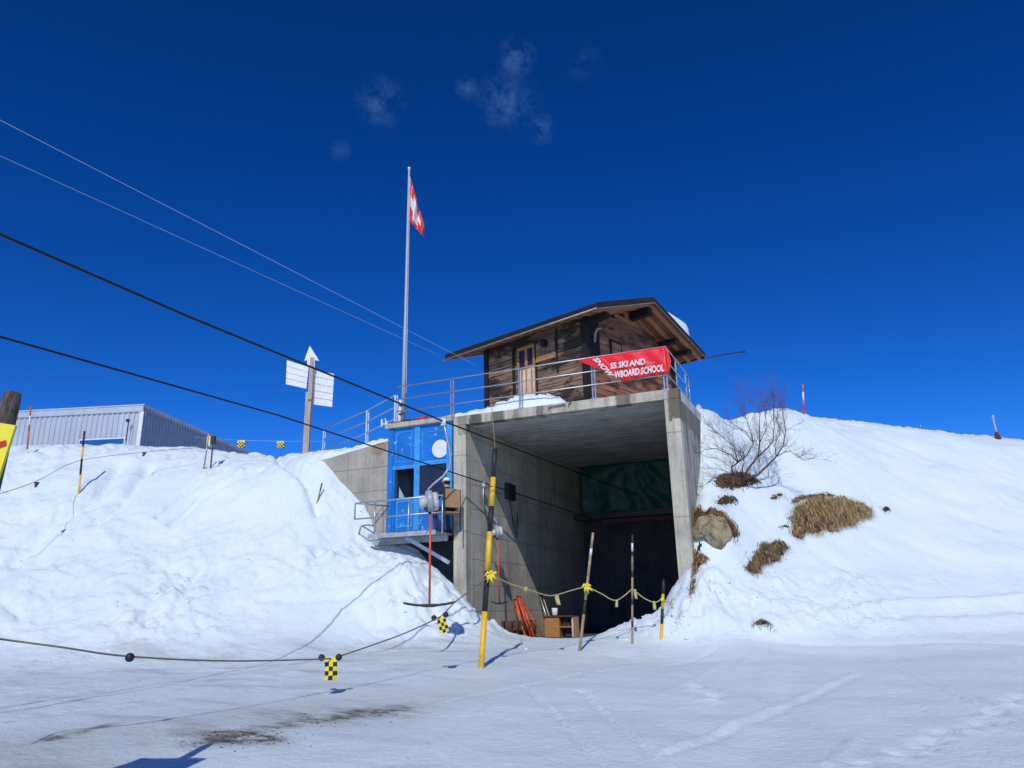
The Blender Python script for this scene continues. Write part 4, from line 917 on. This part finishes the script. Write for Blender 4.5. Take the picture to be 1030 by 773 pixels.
# checkered flags
def check_flag(u, v, Y, w, h, label, ang=0., clips=True, group=None, nx=3, ny=5, yaw=0.):
    c = at(u, v, Y); o = empty('checkered_flag', loc=tuple(c)); o.rotation_euler = (0, ang, yaw); tag(o, label, 'flag', group)
    mb = MB(); K_ = 4
    vs = []; nX, nY = nx*K_, ny*K_
    for i in range(nX+1):
        for j in range(nY+1):
            s, t = i/nX, j/nY; vs.append((w*(s-.5)+.07*w*sin(3*t)*t, .10*w*sin(5*s+3*t)*(.3+t), -h*t))
    mb.add(vs, [])
    for i in range(nX):
        for j in range(nY):
            b_ = (i//K_+j//K_) % 2 == (1 if nx == 3 and ny == 5 else 0)
            if ny == 5 and j//K_ == 0: b_ = False
            mb.f.append((i*(nY+1)+j, (i+1)*(nY+1)+j, (i+1)*(nY+1)+j+1, i*(nY+1)+j+1)); mb.mi.append(1 if b_ else 0)
    ob = mb.build('cloth', [M['tape'], M['black']], o, True)
    if clips:
        for s in (-.75, .62): MB().ball((w*s, 0, .0), .042, 8).build('clip_ball', M['black'], o, True)
    return o
YR = lambda u: 7.4+(11.8-7.4)*(u/458)**1.5
check_flag(333, 661.5, YR(333), .16, .27, 'yellow and black checkered flag hanging from the rope in the left foreground', .0, True, 'checkered flags on the foreground rope')
check_flag(443, 620, YR(443), .13, .24, 'smaller checkered flag on the rope just below the hanging T-bar', -.25, True, 'checkered flags on the foreground rope')
RL = [at(-60,634,YR(0)-.8), at(0,643,YR(0)), at(60,651,YR(60)), at(130,660.5,YR(130)), at(230,665,YR(230)), at(325,663,YR(325)), at(342,660,YR(342)), at(400,640,YR(400)), at(436,624,YR(436)), at(446,618,YR(446)), at(460,604,YR(458)), at(492,580,Y1-.04)]
rope(RL, .010, 'rope', 'long dark rope sagging across the left foreground up to the tall yellow pole')
tag(MB().ball(at(130.5,661.5,YR(130)), .045, 10).build('rope_ball', M['black'], None, True), 'round black ball threaded on the left foreground rope', 'ball')
# crest rope with two square flags
Yc = 23.
rope([at(196,440,Yc-1), at(242,443,Yc), at(282,444,Yc), at(325,444,Yc+.6)], .006, 'thin_wire', 'thin pale rope above the left crest carrying two square flags')
check_flag(242.5, 443, Yc-.02, .24, .24, 'square yellow and black flag on the crest nearer the metal hall', 0, False, 'square flags on the crest rope', 5, 5)
check_flag(282, 444, Yc-.02, .22, .22, 'square yellow and black flag on the crest left of the signpost', 0, False, 'square flags on the crest rope', 5, 5)
# poles on the left bank
def simplepole(u0, v0, u1, v1, r, bands, label, cat='marker pole', Yg=None, group=None):
    b = snow_hit(u0, v0, Z, 8) if Yg is None else at(u0, v0, Yg); t = at(u1, v1, b[1]); return banded('marker_pole', b, t, r, bands, label, group, cat), b
simplepole(79, 497, 85, 434, .028, [(.3,'yellow'),(.55,'black'),(.75,'yellow'),(1.,'black')], 'yellow and black banded pole on the left bank below the metal hall')
simplepole(27, 457, 31, 409, .025, [(.1,'white'),(.6,'orange'),(.8,'white'),(1.,'orange')], 'thin orange pole on the left crest by the log sign')
o_, pb_ = simplepole(205, 472, 210, 437, .022, [(.35,'bamboo'),(.7,'steel'),(1.,'yellow')], 'thin pole on the left crest at the right end of the metal hall')
tag(MB().box(-.06,.06,-.05,.05,-.12,.12).box(-.014,.014,-.02,.02,-.9,-.12).build('control_box', M['black'], None, mw=Matrix.Translation(Vector(at(214.5,443,pb_[1])))), 'small black box on a stake beside the thin crest pole', 'box')
simplepole(319, 506, 324, 486, .02, [(.6,'bamboo'),(1.,'dark_steel')], 'short dark stick in the snow below the retaining wall', 'stick')
M['pink'] = simple('faded_red', (.55,.13,.13), .5, 0, .3, 9)
simplepole(808.5, 417, 807.5, 387, .028, [(.3,'red'),(.45,'pink'),(.75,'white'),(1.,'pink')], 'red and white pole on the crest above the bare shrub')
simplepole(926, 432, 926, 427, .03, [(.5,'bamboo'),(1.,'steel')], 'tiny stake tip on the right crest', 'stake')
pt = snow_hit(1004, 442, Z, 12); tf = empty('piste_post', loc=tuple(pt)); tag(tf, 'dark padded post with a red foot on the far right crest', 'post')
e = Vector(at(998,418,pt[1])-pt); MB().tube([e*-.3, e], .025, 8).build('post', M['pole_grey'], tf, True); MB().tube([e*.0, e*.3], [.10,.05], 8).build('foot_cover', M['rust'], tf, True); MB().box(-.035,.035,-.035,.035,-.12,.0).build('cap', M['plastic_grey'], tf).location = e
# rope with hanging tags across the left bank
YB = lambda u: 16.5+u/145*4
RB = [at(-20,503,YB(0)), at(0,497,YB(0)), at(37,484,YB(37)), at(79,464,snow_hit(79,497,Z,8)[1]), at(145,455,YB(145)), at(205,450,21.5)]
rope(RB, .007, 'rope', 'thin rope running up over the left bank past the banded pole')
ribbon(37,485,YB(37),.10,.13,'rust','small dark tag on the rope at the far left bank'); ribbon(145,455,YB(145),.10,.12,'rust','small dark tag on the rope below the metal hall')

# ------------------------------------------------------------------ log and yellow sign at the left edge
lt = at(13, 396, 4.6); lb = at(-88, 800, 4.3); lb[2] = max(lb[2], -1.5)
lg = empty('log_sign', loc=tuple(lb)); tag(lg, 'slanting dark log post with a yellow board at the left edge', 'sign')
el = Vector(lt-lb); MB().tube([el*-.1, el*.3, el*.62, el*.97, el], [.07,.066,.060,.054,.048], 14).build('post', M['log_bark'], lg, True)
ypl = [Vector(at(u, v, 4.35)-lb) for u, v in [(-90,412),(15.5,428),(-1,478),(-30,560),(-120,520)]]
yb_ = MB().plate(ypl, (0,1,0), .02).build('sign_board', M['yellow_sign'] if 'yellow_sign' in M else simple('yellow_board', (.82,.72,.04), .4, 0, .12, 5), lg)
MB().plate([Vector(at(u, v, 4.345)-lb) for u, v in [(-40,452),(-20,450),(6,443),(6.5,448),(-16,456),(-40,458)]], (0,-1,0), .003).build('lettering', M['red'], yb_)

# ------------------------------------------------------------------ things inside the tunnel
# tarpaulin
mb = MB(); n, k = 60, 24; vs = []
aa0, aa1 = -5.36, -1.35; tz = 4.98
for i in range(n+1):
    for j in range(k+1):
        s, t = i/n, j/k; a = aa0+(aa1-aa0)*s; apex = -3.35
        top = tz-.10*abs(a-apex)**.8*.35; bot = 3.22+.05*sin(5*s)
        z = top+(bot-top)*t; ang = math.atan2(a-apex, tz+.25-z); 
        vs.append((a, 9.2+.05*sin(ang*13+2*sin(5*t))*(.25+t)+.05*float(perlin(np.array([a*2.7+z*.6]), np.array([z*2.2]))[0])+.03*float(perlin(np.array([a*7.]), np.array([z*7.]))[0])+.06*t*sin(3*s), z))
mb.add(vs, [(i*(k+1)+j, (i+1)*(k+1)+j, (i+1)*(k+1)+j+1, i*(k+1)+j+1) for i in range(n) for j in range(k)])
tp = mb.build('tarpaulin', M['tarp'], None, True, mw=MF); sd = tp.modifiers.new('s', 'SOLIDIFY'); sd.thickness = .01
tag(tp, 'crumpled green tarpaulin hung across the back of the tunnel', 'tarpaulin')
jb = [sid(u, v, -5.45) for u, v in ((507,486),(514,504))]
jx = empty('junction_box', mw=MF); tag(jx, 'grey metal box with a hanging cable on the left tunnel wall', 'electric box')
MB().box(-5.448,-5.33,jb[0][1],jb[1][1]+.1,jb[1][2],jb[0][2]).build('box', M['dark_steel'], jx, bevel=.01)
ym = (jb[0][1]+jb[1][1])/2; MB().tube([(-5.38,ym,jb[1][2]),(-5.36,ym+.1,jb[1][2]-.5),(-5.36,ym+.4,jb[1][2]-1.0),(-5.38,ym+.55,jb[1][2]-.3)], .012, 6).build('cable', M['black'], jx, True)
def lean(u0, v0, u1, v1, da, r, mat, label, name='spare_stem', cat='T-bar stem', group='orange T-bar stems leaning on the tunnel wall'):
    t = sid(u0, v0, -5.40); b = sid(u1, v1, -5.40+da)
    e = np.array(b)-np.array(t); b2 = np.array(t)+e*((t[2]+.72)/(t[2]-b[2])) if b[2] < t[2]-.05 else b
    o = empty(name, mw=MF @ Matrix.Translation(Vector(b2))); tag(o, label, cat, group)
    tl = Vector(t)-Vector(b2)
    MB().tube([(0,0,0), tl], r, 8).build('shaft', M[mat], o, True); MB().tube([tl, tl*1.03], r*1.25, 8).build('end_cap', M['black'], o, True); return o
lean(518,604,529,638,.25,.035,'orange','leftmost orange stem of the bundle leaning on the tunnel wall')
lean(521,601,533,638,.33,.035,'orange','second orange stem from the left in the bundle on the tunnel wall')
lean(523.5,602,536,638,.42,.032,'orange','third orange stem of the bundle leaning on the tunnel wall')
lean(528,609,545,639,.5,.02,'orange','thin orange stem leaning furthest right, beside the grey slats')
lean(519,612,527,636,.30,.03,'wood_orange','short dull orange stem at the front of the bundle')
lean(543,600,556,640,.35,.022,'steel','left long grey slat leaning beside the orange cupboard','slat','slat','grey slats leaning by the cupboard')
lean(545.5,599,559,640,.45,.022,'post_wood','right long pale slat leaning beside the orange cupboard','slat','slat','grey slats leaning by the cupboard')
# rusty rack at the left
rr = [sid(u, v, -5.35) for u, v in ((506,625),(519,634))]
rk = MB()
for i in range(5): y = rr[0][1]+(rr[1][1]-rr[0][1])*i/4+.2*i; rk.box(-5.4,-5.1,y,y+.06,-.72,rr[0][2])
rk.box(-5.38,-5.32,rr[0][1],rr[1][1]+.9,rr[0][2]-.1,rr[0][2]-.04).box(-5.2,-5.14,rr[0][1],rr[1][1]+.9,rr[0][2]-.3,rr[0][2]-.24)
tag(rk.build('iron_rack', M['rust'], None, mw=MF), 'low rusty iron rack at the foot of the left tunnel wall', 'rack')
# cupboard with shelf
cb = ad(at(556, 640, 21.6)); cup = empty('cupboard', mw=MF @ Matrix.Translation((cb[0], cb[1], -.72))); tag(cup, 'small orange wooden cupboard standing by the left tunnel wall', 'cupboard')
zt2 = fac(556,619.5,cb[1])[2]+.72
MB().box(-.22,.16,0,.04,0,zt2-.04).build('door', M['wood_orange'], cup, bevel=.006)
MB().box(-.24,-.2,.041,.5,0,zt2-.04).box(.16,.2,.0,.5,0,zt2-.04).build('side_panel', M['wood_orange'], cup)
MB().box(-.27,.60,-.03,.52,zt2-.038,zt2).build('top', M['rust'], cup); MB().box(.55,.60,.02,.5,0,zt2-.04).build('side_panel', M['door_pale'], cup); MB().box(.2,.55,.03,.5,.25,.28).build('shelf', M['wood_orange'], cup)
pot = fac(556, 613, cb[1]); 
tag(MB().tube([(0,0,0),(0,0,.02),(0,0,.20)], [.06,.075,.085], 14).build('white_pot', M['white'], None, True, mw=MF @ Matrix.Translation((cb[0]+.03, cb[1]+.15, -.72+zt2+.001))), 'white pot standing on the orange cupboard', 'pot')
tag(MB().box(0,.22,0,.2,0,.10).box(.04,.14,.04,.14,.10,.2).build('tool_box', M['dark_steel'], None, mw=MF @ Matrix.Translation((cb[0]+.26,cb[1]+.1,-.72+.281))), 'dark toolbox on the shelf under the cupboard top', 'toolbox')

# ------------------------------------------------------------------ dry grass patches and boulder
def inside(p, poly):
    x, y = p; c = False; j = len(poly)-1
    for i in range(len(poly)):
        if (poly[i][1] > y) != (poly[j][1] > y) and x < (poly[j][0]-poly[i][0])*(y-poly[i][1])/(poly[j][1]-poly[i][1])+poly[i][0]: c = not c
        j = i
    return c
def edge_d(p, poly):
    best = 9e9
    for i in range(len(poly)):
        a, b = np.array(poly[i-1]), np.array(poly[i]); e = b-a; t = np.clip(((p-a) @ e)/max(e @ e, 1e-9), 0, 1); best = min(best, np.hypot(*(p-a-t*e)))
    return best
def grass(poly_px, mats, label, blades, hmax=.14, blen=.16, group='patches of dead grass melted out of the snow'):
    poly = [ad(snow_hit(u, v, Z, 8))[:2] for u, v in poly_px]
    xs, ys = [p[0] for p in poly], [p[1] for p in poly]; o = empty('grass_patch', mw=MF @ Matrix.Translation((float(np.mean(xs)), float(np.mean(ys)), 0))); ox, oy = float(np.mean(xs)), float(np.mean(ys))
    o_tag = tag(o, label, 'grass', group)
    st = .035; x = np.arange(min(xs), max(xs), st); y = np.arange(min(ys), max(ys), st); idx = {}; vs = []; cells = []
    def hgt(px, py):
        e = edge_d(np.array([px, py]), poly); n = float(perlin(np.array([px*6.]), np.array([py*6.]))[0])
        return (gad(px, py)+(-.008+hmax*min(1, e/.22)**.7)*(1+.5*n)+.015*n)
    for i in range(len(x)):
        for j in range(len(y)):
            n = float(perlin(np.array([x[i]*7.]), np.array([y[j]*7.]))[0])*.13
            if inside((x[i]+n, y[j]+n), poly):
                for di, dj in ((0,0),(1,0),(1,1),(0,1)):
                    kk = (i+di, j+dj)
                    if kk not in idx: px, py = x[0]+kk[0]*st, y[0]+kk[1]*st; idx[kk] = len(vs); vs.append((px-ox, py-oy, hgt(px, py)))
                cells.append([idx[(i,j)], idx[(i+1,j)], idx[(i+1,j+1)], idx[(i,j+1)]])
    small = blades < 500; b = MB(); cnt = 0; tries = 0
    if small: b.m = 3; b.add(vs, cells)
    else: MB().add(vs, cells).build('turf', M['soil'], o, True)
    while cnt < blades and tries < blades*30:
        tries += 1; px, py = random.uniform(min(xs), max(xs)), random.uniform(min(ys), max(ys))
        if not inside((px, py), poly): continue
        if random.random() < .25: px += random.gauss(0, .05); py -= abs(random.gauss(0, .06))
        if float(perlin(np.array([px*5.5]), np.array([py*5.5]))[0]) < -.12 and random.random() < .8: continue
        l = blen*random.uniform(.5, 1.9); az = random.gauss(-pi/2, .95)+(px-ox)*.25; z = hgt(px, py)-.015; w = random.uniform(.002, .0055)
        dx, dy = cos(az), sin(az); sx, sy = -dy*w, dx*w; up = random.uniform(.1, .5)
        p1 = (px+dx*l*.3, py+dy*l*.3, z+l*up); p2 = (px+dx*l*.8, py+dy*l*.8, z+l*random.uniform(-.6, up*.6))
        q_ = sstep(edge_d(np.array([px, py]), poly), 0, .25); low_ = (py-min(ys))/(max(ys)-min(ys)+1e-6)
        k_ = random.random()+.35*(low_-.5); b.m = 2 if k_ < .16 else (1 if k_ < .36 else 0)
        b.add([(px-sx-ox,py-sy-oy,z),(px+sx-ox,py+sy-oy,z),(p1[0]+sx-ox,p1[1]+sy-oy,p1[2]),(p1[0]-sx-ox,p1[1]-sy-oy,p1[2]),(p2[0]-ox,p2[1]-oy,p2[2])], [(0,1,2,3),(3,2,4)]); cnt += 1
    b.build('tuft' if small else 'blades', mats+[M['soil']], o)
    return o
S3 = [M['straw'], M['straw_dark'], M['straw_red']]; S4 = [M['straw_red'], M['straw'], M['straw_dark']]; S5 = [M['straw_dark'], M['straw'], M['straw_red']]
grass([(802,512),(812,506),(822,503),(832,504),(845,502),(856,507),(868,509),(877,514),(878,520),(866,523),(858,529),(846,530),(838,537),(829,533),(822,539),(812,536),(806,543),(797,538),(801,530),(797,524)], S3, 'largest patch of straw coloured grass on the right snow slope', 7500, .12, .17)
grass([(748,574),(756,568),(760,558),(768,547),(776,549),(784,544),(791,551),(787,558),(780,566),(768,567),(762,576),(756,578),(753,573)], S5, 'dark grass patch lower down the slope towards the portal', 2600, .09, .13)
grass([(797,503),(808,498),(825,496),(840,498),(838,501),(820,502),(806,505),(795,507)], S3, 'thin strip of grass just above the largest patch', 800, .06, .07)
grass([(775,500),(783,496),(790,497),(784,502),(777,504)], S5, 'tiny grass patch right of the bare shrub', 160, .04, .06)
grass([(718,506),(725,500),(737,499),(744,503),(735,508),(722,509)], S5, 'flat dark grass patch below the bare shrub', 330, .05, .07)
grass([(718,489),(722,478),(735,476),(758,480),(765,486),(752,490),(738,492),(726,492)], S4, 'reddish grass at the root of the bare shrub', 700, .12, .10)
grass([(696,520),(708,514),(728,516),(740,527),(743,537),(738,545),(728,530),(712,524),(698,532)], S4, 'rusty grass growing along the upper edge of the big boulder', 1300, .06, .11)
grass([(697,556),(706,557),(713,563),(705,570),(700,574),(698,590),(696,600),(695,602),(696,580)], S4, 'rusty grass strip along the foot of the concrete wall', 900, .06, .08)
grass([(757,626),(766,623),(777,628),(770,631),(760,629)], S5, 'small dark tuft in the snow berm right of the portal', 260, .06, .07)
grass([(238,746),(246,741),(254,744),(250,752),(241,753)], S5, 'small muddy tuft poking through the ice in the foreground', 260, .03, .05)
for pl, nb in (([(886,511),(892,509),(897,513),(891,519),(886,516)],60),([(781,529),(790,527),(795,531),(786,533)],60),([(790,521),(797,519),(799,524),(792,525)],50),([(783,551),(790,549),(798,551),(792,554)],50)):
    grass(pl, S5, 'tiny dark tuft of grass poking out of the snow around the largest patch', nb, .04, .06, 'tiny tufts around the largest grass patch')
# boulder
import bmesh
from mathutils import noise as mn
bc = snow_hit(716, 541, Z, 8); Yb = bc[1]
fr_ = [(696,534,.10),(703,521,.12),(716,517,.18),(728,520,.2),(734,529,.15),(737,541,.1),(732,552,.0),(723,559,-.12),(715,549,-.16),(709,541,-.12),(699,543,.0)]
ridge = [(709,529,-.20),(718,538,-.30),(726,549,-.24)]
Pf = [Vector(at(u, v, Yb+.02+dy)-bc) for u, v, dy in fr_]; Pr = [Vector(at(u, v, Yb+.02+dy)-bc) for u, v, dy in ridge]; Pb = [p*.9+Vector((0,.75,.06)) for p in Pf]
vsb = Pf+Pr+Pb; nf = len(Pf); r0 = nf
fs_ = [(0,1,r0),(1,2,r0),(2,r0+1,r0),(2,3,r0+1),(3,4,r0+1),(4,5,r0+1),(5,r0+2,r0+1),(5,6,r0+2),(6,7,r0+2),(7,8,r0+2),(8,r0+1,r0+2),(8,9,r0+1),(9,r0,r0+1),(9,10,r0),(10,0,r0)]
fs_ += [(i, (i+1) % nf, nf+3+(i+1) % nf, nf+3+i) for i in range(nf)]+[tuple(range(nf+3, nf+3+nf))]
bm = bmesh.new(); bv = [bm.verts.new(v_) for v_ in vsb]
for f_ in fs_: bm.faces.new([bv[i] for i in f_])
bmesh.ops.recalc_face_normals(bm, faces=bm.faces); bmesh.ops.triangulate(bm, faces=bm.faces)
bmesh.ops.bevel(bm, geom=list(bm.edges), offset=.018, segments=1, affect='EDGES'); bmesh.ops.triangulate(bm, faces=bm.faces)
bmesh.ops.subdivide_edges(bm, edges=bm.edges, cuts=5, use_grid_fill=True)
for v_ in bm.verts:
    c = v_.co; v_.co = c+Vector((mn.noise(c*5), mn.noise(c*5+Vector((9,0,0))), mn.noise(c*5+Vector((0,9,0)))))*.028+Vector((mn.noise(c*16), mn.noise(c*16+Vector((9,0,0))), mn.noise(c*16+Vector((0,9,0)))))*.012
me2 = bpy.data.meshes.new('boulder'); bm.to_mesh(me2); bm.free(); me2.materials.append(M['rock'])
bo = bpy.data.objects.new('boulder', me2); COL.objects.link(bo); bo.location = tuple(bc)
tag(bo, 'big tan lichen covered boulder beside the right concrete wall', 'rock')

# ------------------------------------------------------------------ bare shrub
sb0 = snow_hit(748, 482, Z, 8); sh = empty('bare_shrub', loc=tuple(sb0)); tag(sh, 'leafless many stemmed shrub growing from the right snow slope', 'shrub')
zf_ = lambda x, y: (690+x*.1811, 380+y*.1811)
stems = [([(320,550),(262,535),(252,500),(290,470),(340,430),(375,365),(330,300),(230,240)],-.4,.026), ([(320,555),(350,500),(400,440),(410,360),(408,270),(410,190)],.1,.03), ([(400,440),(450,395),(482,355),(490,280),(487,190),(490,120)],.25,.02),
         ([(320,560),(400,540),(450,490),(500,440),(540,380),(555,290),(535,200)],-.1,.032), ([(500,440),(545,415),(580,408),(620,440),(660,460)],-.3,.014), ([(290,470),(250,430),(170,395),(100,400),(62,440)],-.5,.016),
         ([(320,560),(250,550),(150,560),(90,610),(75,680)],-.7,.02), ([(290,470),(262,380),(190,320),(120,290)],-.2,.014), ([(375,365),(360,300),(330,220),(300,170)],.2,.012), ([(410,360),(450,280),(440,200)],0,.012), ([(500,440),(495,370),(520,310),(530,240)],.3,.012), ([(310,550),(315,490),(325,470),(300,420)],-.2,.02)]
tw = MB(); tr = MB(); st_ = MB()
def grow(mb, p, dir_, l, r, depth):
    pts = [p]; q = p
    for i in range(3):
        dir_ = (dir_+Vector((random.gauss(0,.22), random.gauss(0,.22), random.gauss(.10,.15)))).normalized(); q = q+dir_*l/3; pts.append(q)
    mb.tube(pts, [r, r*.75, r*.5, r*.25], 4, False)
    if depth > 0:
        for i in range(random.randint(3, 4)):
            k = random.choice([1, 2, 3]); nd_ = (dir_+Vector((random.gauss(0,.6), random.gauss(0,.6), random.gauss(0,.4)))).normalized()
            grow(mb, pts[k], nd_, l*random.uniform(.5, .8), r*.6, depth-1)
for pts, dy, r in stems:
    P = []
    for i, (x, y) in enumerate(pts):
        u, v_ = zf_(x, y); P.append(Vector(at(u, v_, sb0[1]-.15+dy*i/len(pts)-.25*(pts[0] != (320,550)) )-sb0))
    st_.tube(P, [max(.005, r*(1-.85*i/(len(P)-1))) for i in range(len(P))], 7)
    for i in range(1, len(P)):
        for q in range(4 if i > 1 else 1):
            t = random.random(); p = P[i-1].lerp(P[i], t); d_ = (P[i]-P[i-1]).normalized()
            d_ = (d_*.7+Vector((random.gauss(0,.6), random.gauss(0,.6), .45))).normalized()
            grow(tr if p.z > .95 else tw, p, d_, random.uniform(.25, .5), .0048, 2)
for (x, y) in [(490,150),(470,190),(520,190),(410,200),(440,200),(300,180),(540,210)]:
    p = Vector(at(*zf_(x, y), sb0[1]-.2)-sb0)
    for q in range(3): grow(tr, p, Vector((random.gauss(0,.25), random.gauss(0,.3), 1)).normalized(), .5, .005, 2)
st_.build('stems', M['twig'], sh, True); tw.build('twigs', M['twig'], sh); tr.build('upper_twigs', M['twig_red'], sh)

# ------------------------------------------------------------------ light and sky
AZ, EL = radians(5.5), radians(39.5)
sl = bpy.data.lights.new('sun', 'SUN'); so = bpy.data.objects.new('sun', sl); COL.objects.link(so)
tdir = Vector((sin(AZ)*cos(EL), cos(AZ)*cos(EL), -sin(EL))); so.rotation_euler = tdir.to_track_quat('-Z', 'Y').to_euler()
sl.energy = 2.75; sl.angle = radians(.53); sl.color = (1., .975, .91)
w = bpy.data.worlds.new('World'); S.world = w; w.use_nodes = True; nt = w.node_tree; bg = nt.nodes['Background']
sky = N(nt, 'ShaderNodeTexSky'); sky.sky_type = 'NISHITA'; sky.sun_disc = False; sky.sun_elevation = EL; sky.sun_rotation = AZ+pi
sky.altitude = 3000; sky.air_density = 1.0; sky.dust_density = 0.0; sky.ozone_density = 6.0
hs = N(nt, 'ShaderNodeHueSaturation'); hs.inputs['Saturation'].default_value = 1.25; hs.inputs['Value'].default_value = 1.
L(nt, sky.outputs[0], hs.inputs['Color'])
gm = N(nt, 'ShaderNodeGamma'); gm.inputs['Gamma'].default_value = 1.33; L(nt, hs.outputs[0], gm.inputs[0]); skyc = mix(nt, 1., gm.outputs[0], (.85,.68,.76), 'MULTIPLY')
tc = N(nt, 'ShaderNodeTexCoord'); gen = tc.outputs['Generated']
cm = None
for u, v_, s, f in [(519,58,.022,1.),(505,100,.03,.9),(543,130,.018,.7),(470,88,.014,.6),(383,103,.028,.8),(342,152,.012,.5),(587,62,.02,.35),(520,105,.03,.5)]:
    d = ray(u, v_); d = d/np.linalg.norm(d)
    vm = N(nt, 'ShaderNodeVectorMath', operation='DISTANCE'); L(nt, gen, vm.inputs[0]); vm.inputs[1].default_value = tuple(d)
    g = math_(nt, 'MULTIPLY', math_(nt, 'SUBTRACT', 1., math_(nt, 'DIVIDE', vm.outputs['Value'], s*1.25), clamp=True), f)
    cm = g if cm is None else math_(nt, 'MAXIMUM', cm, g)
nz = noise(nt, mapping(nt, (1.3,1,1.5), (0,.5,0), 'Generated'), 24, 9, .74)
cm = math_(nt, 'MULTIPLY', cm, math_(nt, 'MULTIPLY', math_(nt, 'SUBTRACT', nz, .43, clamp=True), 1.25), clamp=True)
L(nt, mix(nt, cm, skyc, (2.2, 4.2, 7.5)), bg.inputs['Color'])
bg.inputs['Strength'].default_value = .096
vs_ = S.view_settings; vs_.view_transform = 'Standard'; vs_.look = 'None'; vs_.exposure = .12; vs_.gamma = 1; vs_.use_curve_mapping = False
